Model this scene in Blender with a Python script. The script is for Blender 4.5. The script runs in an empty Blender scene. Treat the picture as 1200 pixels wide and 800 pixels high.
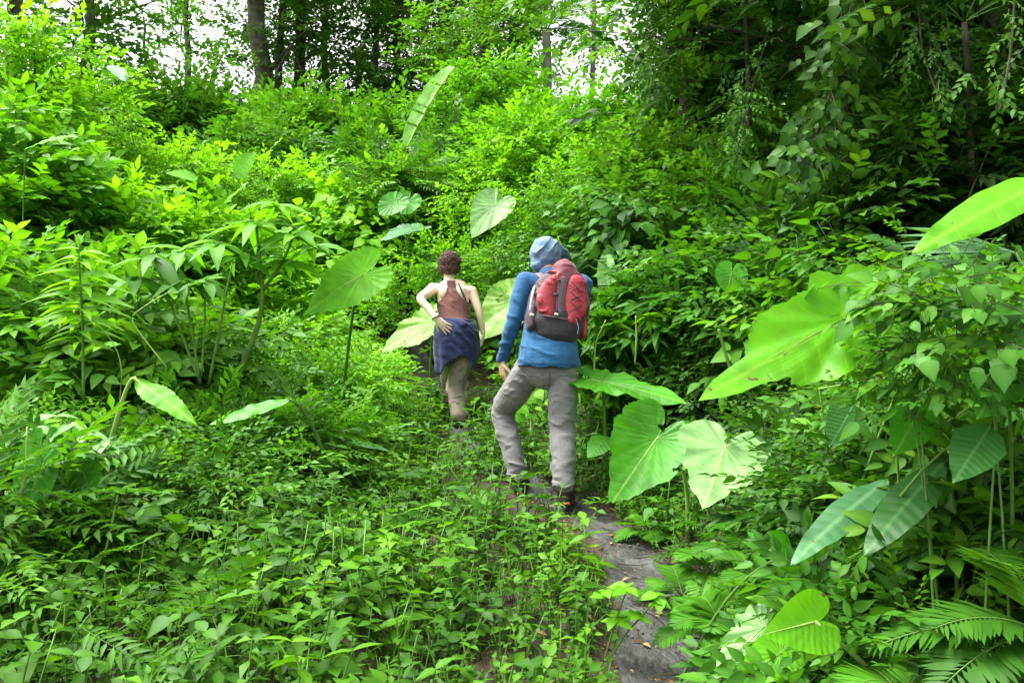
import bpy, bmesh, math, random
import numpy as np
from mathutils import Vector, Matrix

SC = bpy.context.scene
COL = SC.collection
rng = np.random.default_rng(7)
F = 920.0            # focal length in pixels of a 1200 px wide picture
CAM = np.array([0.0, 0.0, 1.55])

def at(px, py, d):
    return np.array([(px-600)/F*d, d, CAM[2]+(400-py)/F*d])

# ------------------------------------------------------------------ terrain
PY = [-400, -20, 0, 3, 4.8, 5.2, 6.9, 8.0, 10, 14, 22, 27, 34, 60, 400]
PZ = [-30, -1.6, 0, .31, .49, .56, .80, 1.05, 1.75, 3.4, 6.9, 8.3, 8.6, 6.0, -20]
XY = [-20, 0, 2.9, 4.17, 4.8, 5.2, 6.0, 6.9, 8, 10, 30]
XX = [.55, .55, .60, .63, .46, .20, -.15, -.45, -.8, -1.2, -2.0]
def xpath(y): return np.interp(y, XY, XX)
def wav(x, y, s, seed):
    r = np.random.default_rng(seed); o = 0
    for i in range(6):
        a = r.uniform(0, 6.283); k = r.uniform(.6, 1.6)/s; p = r.uniform(0, 6.283)
        o = o + np.sin((x*math.cos(a)+y*math.sin(a))*k*6.283+p)
    return o/3.5
def ground(x, y):
    x = np.asarray(x, float); y = np.asarray(y, float)
    z = np.interp(y, PY, PZ)
    dx = x-xpath(y)
    near = np.clip((30-np.abs(y))/30, 0, 1)
    r = np.clip(dx-.33, 0, None); l = np.clip(-dx-.30, 0, None)
    z = z+near*np.interp(y, [10, 20], [1, .12])*(.42*np.minimum(r, 5)+.06*np.clip(r-5, 0, 20))
    z = z+near*(.11*np.minimum(l, 9))
    step = np.clip((np.abs(dx)-.20)/.14, 0, 1)
    z = z+.045*step*near
    z = z+near*.05*wav(x, y, 1.5, 3)*np.clip((np.abs(dx)-.2)/.5, 0, 1)
    z = z+.30*wav(x, y, 9, 5)*np.clip((y-9)/6, 0, 1)*near
    return z

# ------------------------------------------------------------------ object helpers
def new_mesh(name, V, T, c=None, mi=None, mats=(), smooth=True, uv=None):
    me = bpy.data.meshes.new(name)
    V = np.ascontiguousarray(V, dtype=np.float32)
    T = np.asarray(T)
    n = T.shape[1]
    me.vertices.add(len(V)); me.vertices.foreach_set('co', V.ravel())
    me.loops.add(T.size); me.loops.foreach_set('vertex_index', T.astype(np.int32).ravel())
    me.polygons.add(len(T))
    me.polygons.foreach_set('loop_start', (np.arange(len(T))*n).astype(np.int32))
    me.polygons.foreach_set('loop_total', np.full(len(T), n, np.int32))
    for m in mats: me.materials.append(m)
    if mi is not None: me.polygons.foreach_set('material_index', np.asarray(mi, np.int32))
    me.polygons.foreach_set('use_smooth', np.full(len(T), smooth))
    if c is not None:
        a = me.attributes.new('var', 'FLOAT', 'POINT'); a.data.foreach_set('value', np.asarray(c, np.float32))
    if uv is not None:
        a = me.attributes.new('leafuv', 'FLOAT_VECTOR', 'POINT'); a.data.foreach_set('vector', np.asarray(uv, np.float32).ravel())
    me.update(calc_edges=True); me.validate()
    return me
def link(name, me, parent=None, loc=None):
    o = bpy.data.objects.new(name, me); COL.objects.link(o)
    if parent is not None: o.parent = parent
    if loc is not None: o.location = [float(v) for v in loc]
    return o
def tag(o, label=None, cat=None, group=None, kind=None):
    if label: o['label'] = label
    if cat: o['category'] = cat
    if group: o['group'] = group
    if kind: o['kind'] = kind
    return o
def thing(name, loc, label, cat, group=None):
    return tag(link(name, None, None, loc), label, cat, group)

# geometry soups: V verts, T tris, c variation, m material index
def soup(V, T, c=None, m=None):
    V = np.asarray(V, float); T = np.asarray(T, int)
    return dict(V=V, T=T, c=np.zeros(len(V)) if c is None else np.asarray(c, float),
                m=np.zeros(len(T), int) if m is None else np.asarray(m, int))
def merge(L):
    L = [s for s in L if s is not None and len(s['V'])]
    off = 0; Ts = []
    for s in L: Ts.append(s['T']+off); off += len(s['V'])
    return dict(V=np.concatenate([s['V'] for s in L]), T=np.concatenate(Ts),
                c=np.concatenate([s['c'] for s in L]), m=np.concatenate([s['m'] for s in L]))
def inst(tp, R, P, c=None):
    """R (k,3,3) incl. scale, P (k,3)"""
    k = len(P); n = len(tp['V'])
    V = np.einsum('kij,nj->kni', R, tp['V'])+P[:, None, :]
    T = tp['T'][None]+(np.arange(k)*n)[:, None, None]
    cc = np.tile(tp['c'], (k, 1))
    if c is not None: cc = cc+np.asarray(c)[:, None]
    return dict(V=V.reshape(-1, 3), T=T.reshape(-1, 3), c=cc.ravel(), m=np.tile(tp['m'], k))
def nrm(a): return a/np.maximum(np.linalg.norm(a, axis=-1, keepdims=True), 1e-9)
def frames(D, N, s=1.0):
    """columns x,y,z with y along D, z near N; s scalar or (k,)"""
    D = nrm(D); X = np.cross(D, N)
    bad = np.linalg.norm(X, axis=-1) < 1e-3
    if bad.any(): X[bad] = np.cross(D[bad], np.array([1., .3, .2]))
    X = nrm(X); Z = np.cross(X, D)
    R = np.stack([X, D, Z], axis=-1)
    return R*(np.broadcast_to(np.asarray(s, float), (len(D),))[:, None, None])
def leaf_lo(w=.28, fold=.10, droop=.12):
    V = [(0, 0, 0), (-w, .42, fold), (0, .45, 0), (w, .42, fold), (0, 1, -droop)]
    return soup(V, [(0, 2, 1), (0, 3, 2), (1, 2, 4), (2, 3, 4)], [.05, -.05, .07, -.05, -.02])
def leaf_hi(w=.26, fold=.08, droop=.18, wide=.35):
    """pointed leaf, four rows, slightly folded along a paler midrib"""
    V = [(0, 0, 0)]; c = [.06]; sh = wide-.35
    for y, k in ((.13+sh*.3, .62), (.36+sh, .98), (.62+sh, .80), (.84+sh*.4, .38)):
        z = -droop*y*y
        V += [(-w*k, y-.03, z+fold*k), (0, y, z), (w*k, y-.03, z+fold*k)]; c += [-.05, .08, -.05]
    V.append((0, 1.03, -droop*1.05)); c.append(-.02); T = [(0, 2, 1), (0, 3, 2)]
    for r_ in range(3):
        a = 1+3*r_
        T += [(a, a+1, a+4), (a, a+4, a+3), (a+1, a+2, a+5), (a+1, a+5, a+4)]
    T += [(10, 11, 13), (11, 12, 13)]
    return soup(V, T, c)
def tube(pts, rad, n=5, m=1, c=.0):
    pts = np.asarray(pts, float); k = len(pts)
    rad = np.broadcast_to(np.asarray(rad, float), (k,))
    D = nrm(np.gradient(pts, axis=0))
    ref = np.array([0, 0, 1.]) if abs(D[:, 2]).mean() < .8 else np.array([0, 1., 0])
    X = nrm(np.cross(D, ref)); Y = np.cross(D, X)
    a = np.linspace(0, 2*math.pi, n, endpoint=False)
    V = (pts[:, None]+rad[:, None, None]*(np.cos(a)[None, :, None]*X[:, None]+np.sin(a)[None, :, None]*Y[:, None])).reshape(-1, 3)
    T = []
    for i in range(k-1):
        for j in range(n):
            p = i*n+j; q = i*n+(j+1) % n
            T += [(p, q, q+n), (p, q+n, p+n)]
    V = np.vstack([V, pts[:1], pts[-1:]])
    for j in range(n):
        T += [(len(V)-2, (j+1) % n, j), (len(V)-1, (k-1)*n+j, (k-1)*n+(j+1) % n)]
    return soup(V, T, np.full(len(V), c), np.full(len(T), m))
def bez(a, b, c, n=8):
    t = np.linspace(0, 1, n)[:, None]
    return (1-t)**2*np.asarray(a)+2*t*(1-t)*np.asarray(b)+t*t*np.asarray(c)

# ------------------------------------------------------------------ sprays (twig with leaves), unit-ish templates, y = outward, z = up
def spray_alt(r, L=.5, n=9, ll=.13, w=.28, hi=True, spread=1.0, droop=.25, tw=.0025, opp=False):
    t = np.linspace(.12, 1, n); lf = leaf_hi(w) if hi else leaf_lo(w)
    cur = lambda t: np.stack([.06*L*np.sin(3*t), L*t, -droop*L*t*t], -1)
    S = []; D = []; N = []; P = []; s = []; c = []
    for i, ti in enumerate(t):
        for sd in ((-1, 1) if opp else ((-1 if i % 2 else 1),)):
            if i == n-1 and not opp: sd *= .15
            P.append(cur(ti)); D.append([sd*spread*(1.15-.55*ti)+r.normal(0, .12), .55+.6*ti, -.25+r.normal(0, .2)])
            N.append([r.normal(0, .28), r.normal(0, .28)+.1, 1]); s.append(ll*(1-.35*abs(ti-.55))*r.uniform(.75, 1.15)); c.append(r.uniform(-.16, .16))
    A = inst(lf, frames(np.array(D), np.array(N), np.array(s)), np.array(P), c)
    return merge([A, tube(cur(np.linspace(0, 1, 4)), np.linspace(tw, tw*.4, 4), 3)])
def spray_whorl(r, n=7, ll=.2, w=.17, st=.12, hi=True):
    lf = leaf_hi(w, .05, .25) if hi else leaf_lo(w)
    a = np.linspace(0, 2*math.pi, n, endpoint=False)+r.uniform(0, 1)
    D = np.stack([np.cos(a), np.sin(a), np.full(n, -.25)+r.normal(0, .15, n)], -1)
    N = np.tile([0, 0, 1.], (n, 1))+r.normal(0, .12, (n, 3))
    R0 = frames(D, N, ll*r.uniform(.75, 1.1, n))
    A = inst(lf, R0, np.tile([0, st, 0], (n, 1)), r.uniform(-.1, .1, n))
    return merge([A, tube([(0, 0, 0), (0, st*.5, .01), (0, st, 0)], .003, 3)])
def spray_pinnate(r, L=.6, n=11, ll=.14, w=.16, hi=False, droop=.35):
    return spray_alt(r, L, n, ll, w, hi, 1.3, droop, opp=True)
def spray_heart(r, n=5, L=.4, ll=.14):
    """vine: hanging heart leaves overlapping like shingles"""
    lf = leaf_hi(.42, .06, .22, .28)
    P = np.stack([r.uniform(-.12, .12, n), np.linspace(.05, L, n), r.uniform(-.03, .03, n)], -1)
    D = np.stack([r.normal(0, .5, n), r.uniform(.4, 1, n), r.uniform(-.7, -.1, n)], -1)
    N = np.stack([r.normal(0, .25, n), r.uniform(.0, .5, n), np.ones(n)], -1)
    return merge([inst(lf, frames(D, N, ll*r.uniform(.6, 1.15, n)), P, r.uniform(-.15, .15, n)), tube([(0, 0, 0), (0, L*.5, .02), (0, L, 0)], .003, 3)])
rs = np.random.default_rng(21)
SPR = {
 'ov':  [spray_alt(rs, .42, 9, .125, .26) for _ in range(4)],
 'ovs': [spray_alt(rs, .30, 8, .075, .27) for _ in range(4)],
 'ovl': [spray_alt(rs, .55, 8, .19, .25) for _ in range(4)],
 'lan': [spray_alt(rs, .50, 9, .19, .15) for _ in range(4)],
 'whl': [spray_whorl(rs, 7, .19, .17) for _ in range(4)],
 'pin': [spray_pinnate(rs) for _ in range(4)],
 'vin': [spray_heart(rs) for _ in range(4)],
 'ov_l': [spray_alt(rs, .42, 9, .125, .28, False) for _ in range(4)],
 'ovs_l': [spray_alt(rs, .30, 8, .080, .30, False) for _ in range(4)],
 'far': [spray_alt(rs, .75, 8, .22, .30, False) for _ in range(4)],
 'fars': [spray_alt(rs, .6, 9, .15, .30, False) for _ in range(4)],
}
def put(kind, P, D, N, s, c, r):
    """place random spray variants"""
    k = len(P); pick = r.integers(0, len(SPR[kind]), k); out = []
    for v in range(len(SPR[kind])):
        q = pick == v
        if q.any(): out.append(inst(SPR[kind][v], frames(D[q], N[q], s[q]), P[q], c[q]))
    return merge(out)
def clumps(r, C, rad, kind, per, up=.5, hang=.0, sc=1.0, cv=.25, flat=.75):
    """C (k,3) clump centres, rad (k,) radii: sprays radiate from each"""
    k = len(C)*per
    idx = np.repeat(np.arange(len(C)), per)
    d = nrm(r.normal(0, 1, (k, 3))); d[:, 2] = np.abs(d[:, 2])*1.0-.35; d = nrm(d)
    P = C[idx]+d*(rad[idx]*r.uniform(.45, 1.0, k)**.6)[:, None]*np.array([1, 1, flat])
    D = d*1.0+r.normal(0, .35, (k, 3)); D[:, 2] = D[:, 2]*.6+up*.3-hang
    N = d*.6+np.array([0, 0, 1.0])+r.normal(0, .32, (k, 3))
    cc = r.normal(0, cv*.5, len(C))[idx]+r.normal(0, .07, k)
    return put(kind, P, D, N, sc*r.uniform(.7, 1.25, k), cc, r)
def mesh_of(name, g, mats): return new_mesh(name, g['V'], g['T'], g['c'], g['m'], mats)
# ------------------------------------------------------------------ materials
def nodes(name):
    m = bpy.data.materials.new(name); m.use_nodes = True
    nt = m.node_tree; b = nt.nodes['Principled BSDF']; out = nt.nodes['Material Output']
    return m, nt, b, out
def N(nt, t, **kw):
    n = nt.nodes.new(t)
    for k, v in kw.items(): setattr(n, k, v)
    return n
def ramp(nt, cols, inp):
    n = N(nt, 'ShaderNodeValToRGB'); cr = n.color_ramp
    while len(cr.elements) < len(cols): cr.elements.new(.5)
    for e, (p, c) in zip(cr.elements, cols): e.position = p; e.color = (*c, 1)
    nt.links.new(inp, n.inputs['Fac']); return n.outputs['Color']
def math_(nt, op, a, b=None, c=None):
    n = N(nt, 'ShaderNodeMath', operation=op)
    for i, v in enumerate((a, b, c)):
        if v is None: continue
        if isinstance(v, (int, float)): n.inputs[i].default_value = v
        else: nt.links.new(v, n.inputs[i])
    return n.outputs[0]
def leaf_mat(name, cols, rough=.42, tr=.40, twig=False, spec=.22, trc=1.35, objvar=.25):
    m, nt, b, out = nodes(name)
    at_ = N(nt, 'ShaderNodeAttribute', attribute_name='var'); oi = N(nt, 'ShaderNodeObjectInfo')
    tc = N(nt, 'ShaderNodeTexCoord'); nz = N(nt, 'ShaderNodeTexNoise'); nz.inputs['Scale'].default_value = 1.3
    nt.links.new(tc.outputs['Object'], nz.inputs['Vector'])
    v = math_(nt, 'ADD', at_.outputs['Fac'], .5)
    v = math_(nt, 'MULTIPLY_ADD', math_(nt, 'SUBTRACT', oi.outputs['Random'], .5), objvar, v)
    v = math_(nt, 'MULTIPLY_ADD', math_(nt, 'SUBTRACT', nz.outputs['Fac'], .5), .6, v)
    col = ramp(nt, cols, v)
    nt.links.new(col, b.inputs['Base Color'])
    b.inputs['Roughness'].default_value = rough; b.inputs['Specular IOR Level'].default_value = spec
    t = N(nt, 'ShaderNodeBsdfTranslucent')
    g = N(nt, 'ShaderNodeMix', data_type='RGBA', blend_type='MULTIPLY'); g.inputs[0].default_value = 1
    nt.links.new(col, g.inputs[6]); g.inputs[7].default_value = (trc*1.25, trc*1.15, trc*.45, 1)
    nt.links.new(g.outputs[2], t.inputs['Color'])
    mx = N(nt, 'ShaderNodeMixShader'); mx.inputs[0].default_value = tr
    nt.links.new(b.outputs[0], mx.inputs[1]); nt.links.new(t.outputs[0], mx.inputs[2]); nt.links.new(mx.outputs[0], out.inputs['Surface'])
    return m
def ramp5(d, a, b_, l, y): return [(0.0, d), (.3, a), (.58, b_), (.85, l), (1.0, y)]
M = {}
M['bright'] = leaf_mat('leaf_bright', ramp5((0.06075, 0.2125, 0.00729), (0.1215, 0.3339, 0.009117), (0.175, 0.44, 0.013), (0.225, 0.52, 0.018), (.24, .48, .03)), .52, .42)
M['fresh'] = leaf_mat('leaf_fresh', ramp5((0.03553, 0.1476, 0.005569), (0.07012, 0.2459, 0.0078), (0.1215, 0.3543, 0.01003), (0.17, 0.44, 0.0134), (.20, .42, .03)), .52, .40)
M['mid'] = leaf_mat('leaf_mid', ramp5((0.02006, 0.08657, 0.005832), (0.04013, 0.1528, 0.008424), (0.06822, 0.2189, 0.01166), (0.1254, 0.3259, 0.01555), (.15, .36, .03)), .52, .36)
M['dark'] = leaf_mat('leaf_shade_dark', ramp5((0.0092, 0.04365, 0.00405), (0.0184, 0.0776, 0.004725), (0.03312, 0.1212, 0.00675), (0.069, 0.2037, 0.01013), (0.1472, 0.291, 0.02025)), .52, .30)  # darker greens carry part of the right side's shade in the colour
M['far'] = leaf_mat('leaf_far_haze', ramp5((0.02304, 0.07975, 0.00936), (0.0432, 0.1305, 0.01288), (0.072, 0.203, 0.01872), (0.1224, 0.29, 0.02926), (0.2016, 0.3771, 0.05266)), .5, .32)  # greens lifted so the distant haze sits in the colour
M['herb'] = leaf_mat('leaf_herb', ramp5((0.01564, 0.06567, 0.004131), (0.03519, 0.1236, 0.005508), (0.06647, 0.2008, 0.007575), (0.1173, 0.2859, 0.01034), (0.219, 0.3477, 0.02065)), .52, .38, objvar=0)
M['pale'] = leaf_mat('leaf_pale', ramp5((0.096, 0.2716, 0.0675), (0.16, 0.388, 0.105), (0.224, 0.4656, 0.15), (0.288, 0.5432, 0.195), (0.352, 0.6014, 0.24)), .38, .25)
M['fern'] = leaf_mat('leaf_fern', ramp5((0.0288, 0.1211, 0.0072), (0.04608, 0.1816, 0.009), (0.07488, 0.2497, 0.012), (0.1152, 0.3178, 0.018), (0.1728, 0.3632, 0.03)), .5, .4)
M['dry'] = leaf_mat('leaf_dry', ramp5((.10, .05, .02), (.16, .08, .03), (.22, .12, .045), (.30, .17, .06), (.36, .25, .10)), .6, .15, objvar=0)

def plain(name, c, rough=.7, spec=.3, nscale=0, namp=.3, bump=0, bscale=30, sheen=0, c2=None):
    m, nt, b, out = nodes(name)
    b.inputs['Roughness'].default_value = rough; b.inputs['Specular IOR Level'].default_value = spec
    if sheen: b.inputs['Sheen Weight'].default_value = sheen
    tc = N(nt, 'ShaderNodeTexCoord')
    if nscale:
        nz = N(nt, 'ShaderNodeTexNoise'); nz.inputs['Scale'].default_value = nscale; nz.inputs['Detail'].default_value = 6
        nt.links.new(tc.outputs['Object'], nz.inputs['Vector'])
        lo = tuple(v*(1-namp) for v in c); hi = c2 or tuple(min(1, v*(1+namp)) for v in c)
        nt.links.new(ramp(nt, [(.32, lo), (.68, hi)], nz.outputs['Fac']), b.inputs['Base Color'])
    else: b.inputs['Base Color'].default_value = (*c, 1)
    if bump:
        nb = N(nt, 'ShaderNodeTexNoise'); nb.inputs['Scale'].default_value = bscale; nb.inputs['Detail'].default_value = 5
        nt.links.new(tc.outputs['Object'], nb.inputs['Vector'])
        bp = N(nt, 'ShaderNodeBump'); bp.inputs['Strength'].default_value = bump; bp.inputs['Distance'].default_value = .01
        nt.links.new(nb.outputs['Fac'], bp.inputs['Height']); nt.links.new(bp.outputs[0], b.inputs['Normal'])
    return m
M['twig'] = plain('twig_bark', (.07, .085, .03), .7, nscale=20)
M['stemg'] = plain('green_stem', (.075, .17, .025), .55, .25, nscale=12)
M['stemy'] = plain('yellow_green_petiole', (.24, .37, .08), .4, .4, nscale=9, namp=.2)
M['bark'] = plain('bark', (.045, .036, .025), .9, .15, nscale=7, namp=.5, bump=.8, bscale=14, c2=(.085, .08, .055))
M['barkp'] = plain('pale_bark', (.17, .16, .13), .85, .2, nscale=5, namp=.4, bump=.5, bscale=14)
def soil_mat():
    m, nt, b, out = nodes('soil_and_path')
    tc = N(nt, 'ShaderNodeTexCoord'); at_ = N(nt, 'ShaderNodeAttribute', attribute_name='var')
    def nz(s, d=6):
        n = N(nt, 'ShaderNodeTexNoise'); n.inputs['Scale'].default_value = s; n.inputs['Detail'].default_value = d
        nt.links.new(tc.outputs['Object'], n.inputs['Vector']); return n.outputs['Fac']
    soil = ramp(nt, [(.3, (.018, .012, .007)), (.55, (.045, .028, .016)), (.75, (.075, .05, .028))], nz(6))
    pth = ramp(nt, [(.25, (.016, .0155, .014)), (.5, (.052, .051, .047)), (.72, (.110, .107, .098))], nz(5, 9))
    f = math_(nt, 'ADD', at_.outputs['Fac'], math_(nt, 'MULTIPLY', math_(nt, 'SUBTRACT', nz(14), .5), 1.0))
    f = ramp(nt, [(.42, (0, 0, 0)), (.6, (1, 1, 1))], f)
    mx = N(nt, 'ShaderNodeMix', data_type='RGBA'); nt.links.new(f, mx.inputs[0]); nt.links.new(soil, mx.inputs[6]); nt.links.new(pth, mx.inputs[7])
    nt.links.new(mx.outputs[2], b.inputs['Base Color']); b.inputs['Roughness'].default_value = .6
    b.inputs['Specular IOR Level'].default_value = .35
    h = math_(nt, 'ADD', nz(25, 8), math_(nt, 'MULTIPLY', nz(6, 3), 1.5))
    bp = N(nt, 'ShaderNodeBump'); bp.inputs['Strength'].default_value = 1.0; bp.inputs['Distance'].default_value = .022
    nt.links.new(h, bp.inputs['Height']); nt.links.new(bp.outputs[0], b.inputs['Normal'])
    return m
M['soil'] = soil_mat()
def big_leaf_mat(name, base, vein, back=None, rough=.42, tr=.45, trc=1.3, nv=8, patch=None, slope=.55, spec=.32):
    """broad leaf with midrib and side veins drawn from the blade coordinates stored on the mesh"""
    m, nt, b, out = nodes(name)
    a = N(nt, 'ShaderNodeAttribute', attribute_name='leafuv'); sx = N(nt, 'ShaderNodeSeparateXYZ'); nt.links.new(a.outputs['Vector'], sx.inputs[0])
    tc = N(nt, 'ShaderNodeTexCoord'); nz = N(nt, 'ShaderNodeTexNoise'); nz.inputs['Scale'].default_value = 7; nz.inputs['Detail'].default_value = 5
    nt.links.new(tc.outputs['Object'], nz.inputs['Vector'])
    ax = math_(nt, 'ABSOLUTE', sx.outputs['X']); y = sx.outputs['Y']
    s = math_(nt, 'SUBTRACT', y, math_(nt, 'MULTIPLY', math_(nt, 'POWER', ax, 1.15), slope))
    s = math_(nt, 'ADD', math_(nt, 'MULTIPLY', s, float(nv)), math_(nt, 'MULTIPLY', nz.outputs['Fac'], .5))
    pp = math_(nt, 'PINGPONG', s, .5)          # 0 on veins
    vein_l = math_(nt, 'SUBTRACT', 1.0, math_(nt, 'MULTIPLY', pp, 12.0)); vein_l = math_(nt, 'MAXIMUM', vein_l, 0.0)
    mid = math_(nt, 'MAXIMUM', math_(nt, 'SUBTRACT', 1.0, math_(nt, 'MULTIPLY', ax, 45.0)), 0.0)
    f = math_(nt, 'MINIMUM', math_(nt, 'ADD', math_(nt, 'MULTIPLY', vein_l, .34), mid), 1.0)
    lo = tuple(v*.75 for v in base); hi = patch or tuple(v*1.25 for v in base)
    bc = ramp(nt, [(.35, lo), (.66, hi)] if not patch else [(.3, lo), (.5, base), (.68, patch)], nz.outputs['Fac'])
    mx = N(nt, 'ShaderNodeMix', data_type='RGBA'); nt.links.new(f, mx.inputs[0]); nt.links.new(bc, mx.inputs[6]); mx.inputs[7].default_value = (*vein, 1)
    n2 = N(nt, 'ShaderNodeTexNoise'); n2.inputs['Scale'].default_value = 38; n2.inputs['Detail'].default_value = 3; nt.links.new(tc.outputs['Object'], n2.inputs['Vector'])
    spot = ramp(nt, [(.70, (0, 0, 0)), (.74, (1, 1, 1))], n2.outputs['Fac'])
    m2 = N(nt, 'ShaderNodeMix', data_type='RGBA'); nt.links.new(spot, m2.inputs[0]); nt.links.new(mx.outputs[2], m2.inputs[6]); m2.inputs[7].default_value = (.13, .10, .03, 1)
    col = m2.outputs[2]
    nt.links.new(col, b.inputs['Base Color']); b.inputs['Roughness'].default_value = rough; b.inputs['Specular IOR Level'].default_value = spec
    bp = N(nt, 'ShaderNodeBump'); bp.inputs['Strength'].default_value = .4; bp.inputs['Distance'].default_value = .010
    hh = math_(nt, 'ADD', math_(nt, 'MULTIPLY', math_(nt, 'COSINE', math_(nt, 'MULTIPLY', s, 6.283)), -.10), math_(nt, 'MULTIPLY', nz.outputs['Fac'], .8))
    nt.links.new(hh, bp.inputs['Height']); nt.links.new(bp.outputs[0], b.inputs['Normal'])
    t = N(nt, 'ShaderNodeBsdfTranslucent')
    g = N(nt, 'ShaderNodeMix', data_type='RGBA', blend_type='MULTIPLY'); g.inputs[0].default_value = 1
    nt.links.new(col, g.inputs[6]); g.inputs[7].default_value = (trc*1.15, trc*1.1, trc*.5, 1)
    nt.links.new(g.outputs[2], t.inputs['Color']); nt.links.new(bp.outputs[0], t.inputs['Normal'])
    ms = N(nt, 'ShaderNodeMixShader'); ms.inputs[0].default_value = tr
    nt.links.new(b.outputs[0], ms.inputs[1]); nt.links.new(t.outputs[0], ms.inputs[2]); nt.links.new(ms.outputs[0], out.inputs['Surface'])
    return m
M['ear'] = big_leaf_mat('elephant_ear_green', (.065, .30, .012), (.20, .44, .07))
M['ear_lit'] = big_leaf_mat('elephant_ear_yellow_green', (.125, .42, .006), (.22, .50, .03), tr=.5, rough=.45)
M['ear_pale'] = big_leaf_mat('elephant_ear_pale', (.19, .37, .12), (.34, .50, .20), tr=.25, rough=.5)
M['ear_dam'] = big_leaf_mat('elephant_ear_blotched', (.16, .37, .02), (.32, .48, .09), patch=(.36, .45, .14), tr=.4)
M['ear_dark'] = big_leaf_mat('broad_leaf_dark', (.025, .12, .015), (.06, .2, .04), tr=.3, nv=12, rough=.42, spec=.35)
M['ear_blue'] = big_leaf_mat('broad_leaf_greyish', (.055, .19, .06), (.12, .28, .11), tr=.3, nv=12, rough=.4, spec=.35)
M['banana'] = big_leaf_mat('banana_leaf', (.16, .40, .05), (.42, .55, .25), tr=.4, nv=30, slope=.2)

M['barkf'] = plain('haze_light_bark', (.075, .068, .052), .9, .15, nscale=5, namp=.4, bump=.6, bscale=14, c2=(.14, .13, .10))  # bark of far trunks, lightened to stand in for haze
# ------------------------------------------------------------------ ground sheet
def axis_pts(lo, hi, dense_lo, dense_hi, step, grow=1.22):
    a = list(np.arange(dense_lo, dense_hi+1e-6, step))
    s = step
    while a[-1] < hi: s *= grow; a.append(a[-1]+s)
    s = step
    while a[0] > lo: s *= grow; a.insert(0, a[0]-s)
    return np.array(a)
gx = axis_pts(-400, 400, -3.5, 5.0, .05); gy = axis_pts(-200, 600, 1.5, 11, .05)
GX, GY = np.meshgrid(gx, gy); GZ = ground(GX, GY)
fine = .006*wav(GX, GY, .14, 8)+.012*wav(GX, GY, .40, 9)
GZ = GZ+fine*((np.abs(GX) < 6) & (GY > 0) & (GY < 14))
ny, nx = GX.shape
ii = (np.arange(ny-1)[:, None]*nx+np.arange(nx-1)[None]).ravel()
Q = np.stack([ii, ii+1, ii+1+nx, ii+nx], -1)
pathmask = 1-np.clip((np.abs(GX-xpath(GY))-np.interp(GY, [2.9, 4.4], [.14, .06]))/.14, 0, 1)
pathmask = pathmask*(GY > -5)*(GY < 9.5)
me = new_mesh('ground', np.stack([GX.ravel(), GY.ravel(), GZ.ravel()], -1), Q, c=pathmask.ravel(), mats=[M['soil']])
tag(link('ground', me), None, None, None, 'structure')

# ------------------------------------------------------------------ low ground cover (nobody could count it)
def herb(r, h, nl, ll, w=.30):
    """upright little herb: opposite leaves up a stem plus a side shoot"""
    out = []
    lean = r.normal(0, .22, 2); k = max(2, nl//2)
    P = []; D = []; Nn = []; s = []; c = []
    for i in range(k):
        t = (i+1)/k; a0 = i*1.57+r.normal(0, .3)
        base = np.array([lean[0]*h*t, lean[1]*h*t, h*t])
        for sd in (0, 3.1416):
            a = a0+sd
            P.append(base); D.append([math.cos(a), math.sin(a), r.uniform(-.35, .4)]); Nn.append([r.normal(0, .32), r.normal(0, .32), 1])
            s.append(ll*(1-.35*abs(t-.65))*r.uniform(.7, 1.2)); c.append(r.normal(0, .08)+(.10*t-.05))
    A = inst(leaf_hi(w, .06, .2) if ll > .055 else leaf_lo(w), frames(np.array(D), np.array(Nn), np.array(s)), np.array(P), c)
    return merge([A, tube([(0, 0, -.02), (lean[0]*h*.5, lean[1]*h*.4, h*.5), (lean[0]*h, lean[1]*h, h)], .0022, 3)])
r = np.random.default_rng(4)
HERB = [herb(r, r.uniform(.10, .26), r.integers(6, 12), r.uniform(.042, .075), r.uniform(.25, .36)) for _ in range(14)]
HERBS = [herb(r, r.uniform(.04, .12), r.integers(4, 8), r.uniform(.022, .038), r.uniform(.28, .38)) for _ in range(8)]
def scatter(tps, X, Y, s, c, r, tilt=.18):
    Z = ground(X, Y); k = len(X)
    a = r.uniform(0, 6.283, k); up = np.stack([r.normal(0, tilt, k), r.normal(0, tilt, k), np.ones(k)], -1)
    D = np.stack([np.cos(a), np.sin(a), np.zeros(k)], -1)
    U = nrm(up); X_ = nrm(np.cross(D, U)); Y_ = np.cross(U, X_)
    R = np.stack([X_, Y_, U], -1)*s[:, None, None]; P = np.stack([X, Y, Z], -1)
    pick = r.integers(0, len(tps), k)
    return merge([inst(tps[v], R[pick == v], P[pick == v], c[pick == v]) for v in range(len(tps)) if (pick == v).any()])
def area(n, x0, x1, y0, y1, r, keep=.30, soft=.12):
    X = r.uniform(x0, x1, n); Y = r.uniform(y0, y1, n)
    d = np.abs(X-xpath(Y))+np.interp(Y, [2.9, 4.3, 5.3, 6], [.06, .14, .2, .5]); k = (d > keep+r.uniform(0, soft, n)-.10*(Y > 5.4)*(Y < 40)) | (Y > 5.6)*(r.uniform(0, 1, n) < .8)
    k &= (np.abs(X) < .72*Y+1.0)
    # trodden ground round the walkers' feet stays clear
    for fx, fy, fr in ((.05, 5.1, .33), (.33, 4.75, .28), (.36, 4.4, .2), (.08, 4.78, .26), (.04, 4.45, .15), (.38, 4.1, .14), (.2, 4.55, .2), (-.48, 6.75, .25), (-.42, 6.3, .2), (-.38, 5.9, .14)): k &= (X-fx)**2+(Y-fy)**2 > (fr*r.uniform(.8, 1.2, n))**2
    return X[k], Y[k]
parts = []
X, Y = area(9500, -4.2, 3.2, 2.0, 7.5, r)
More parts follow.
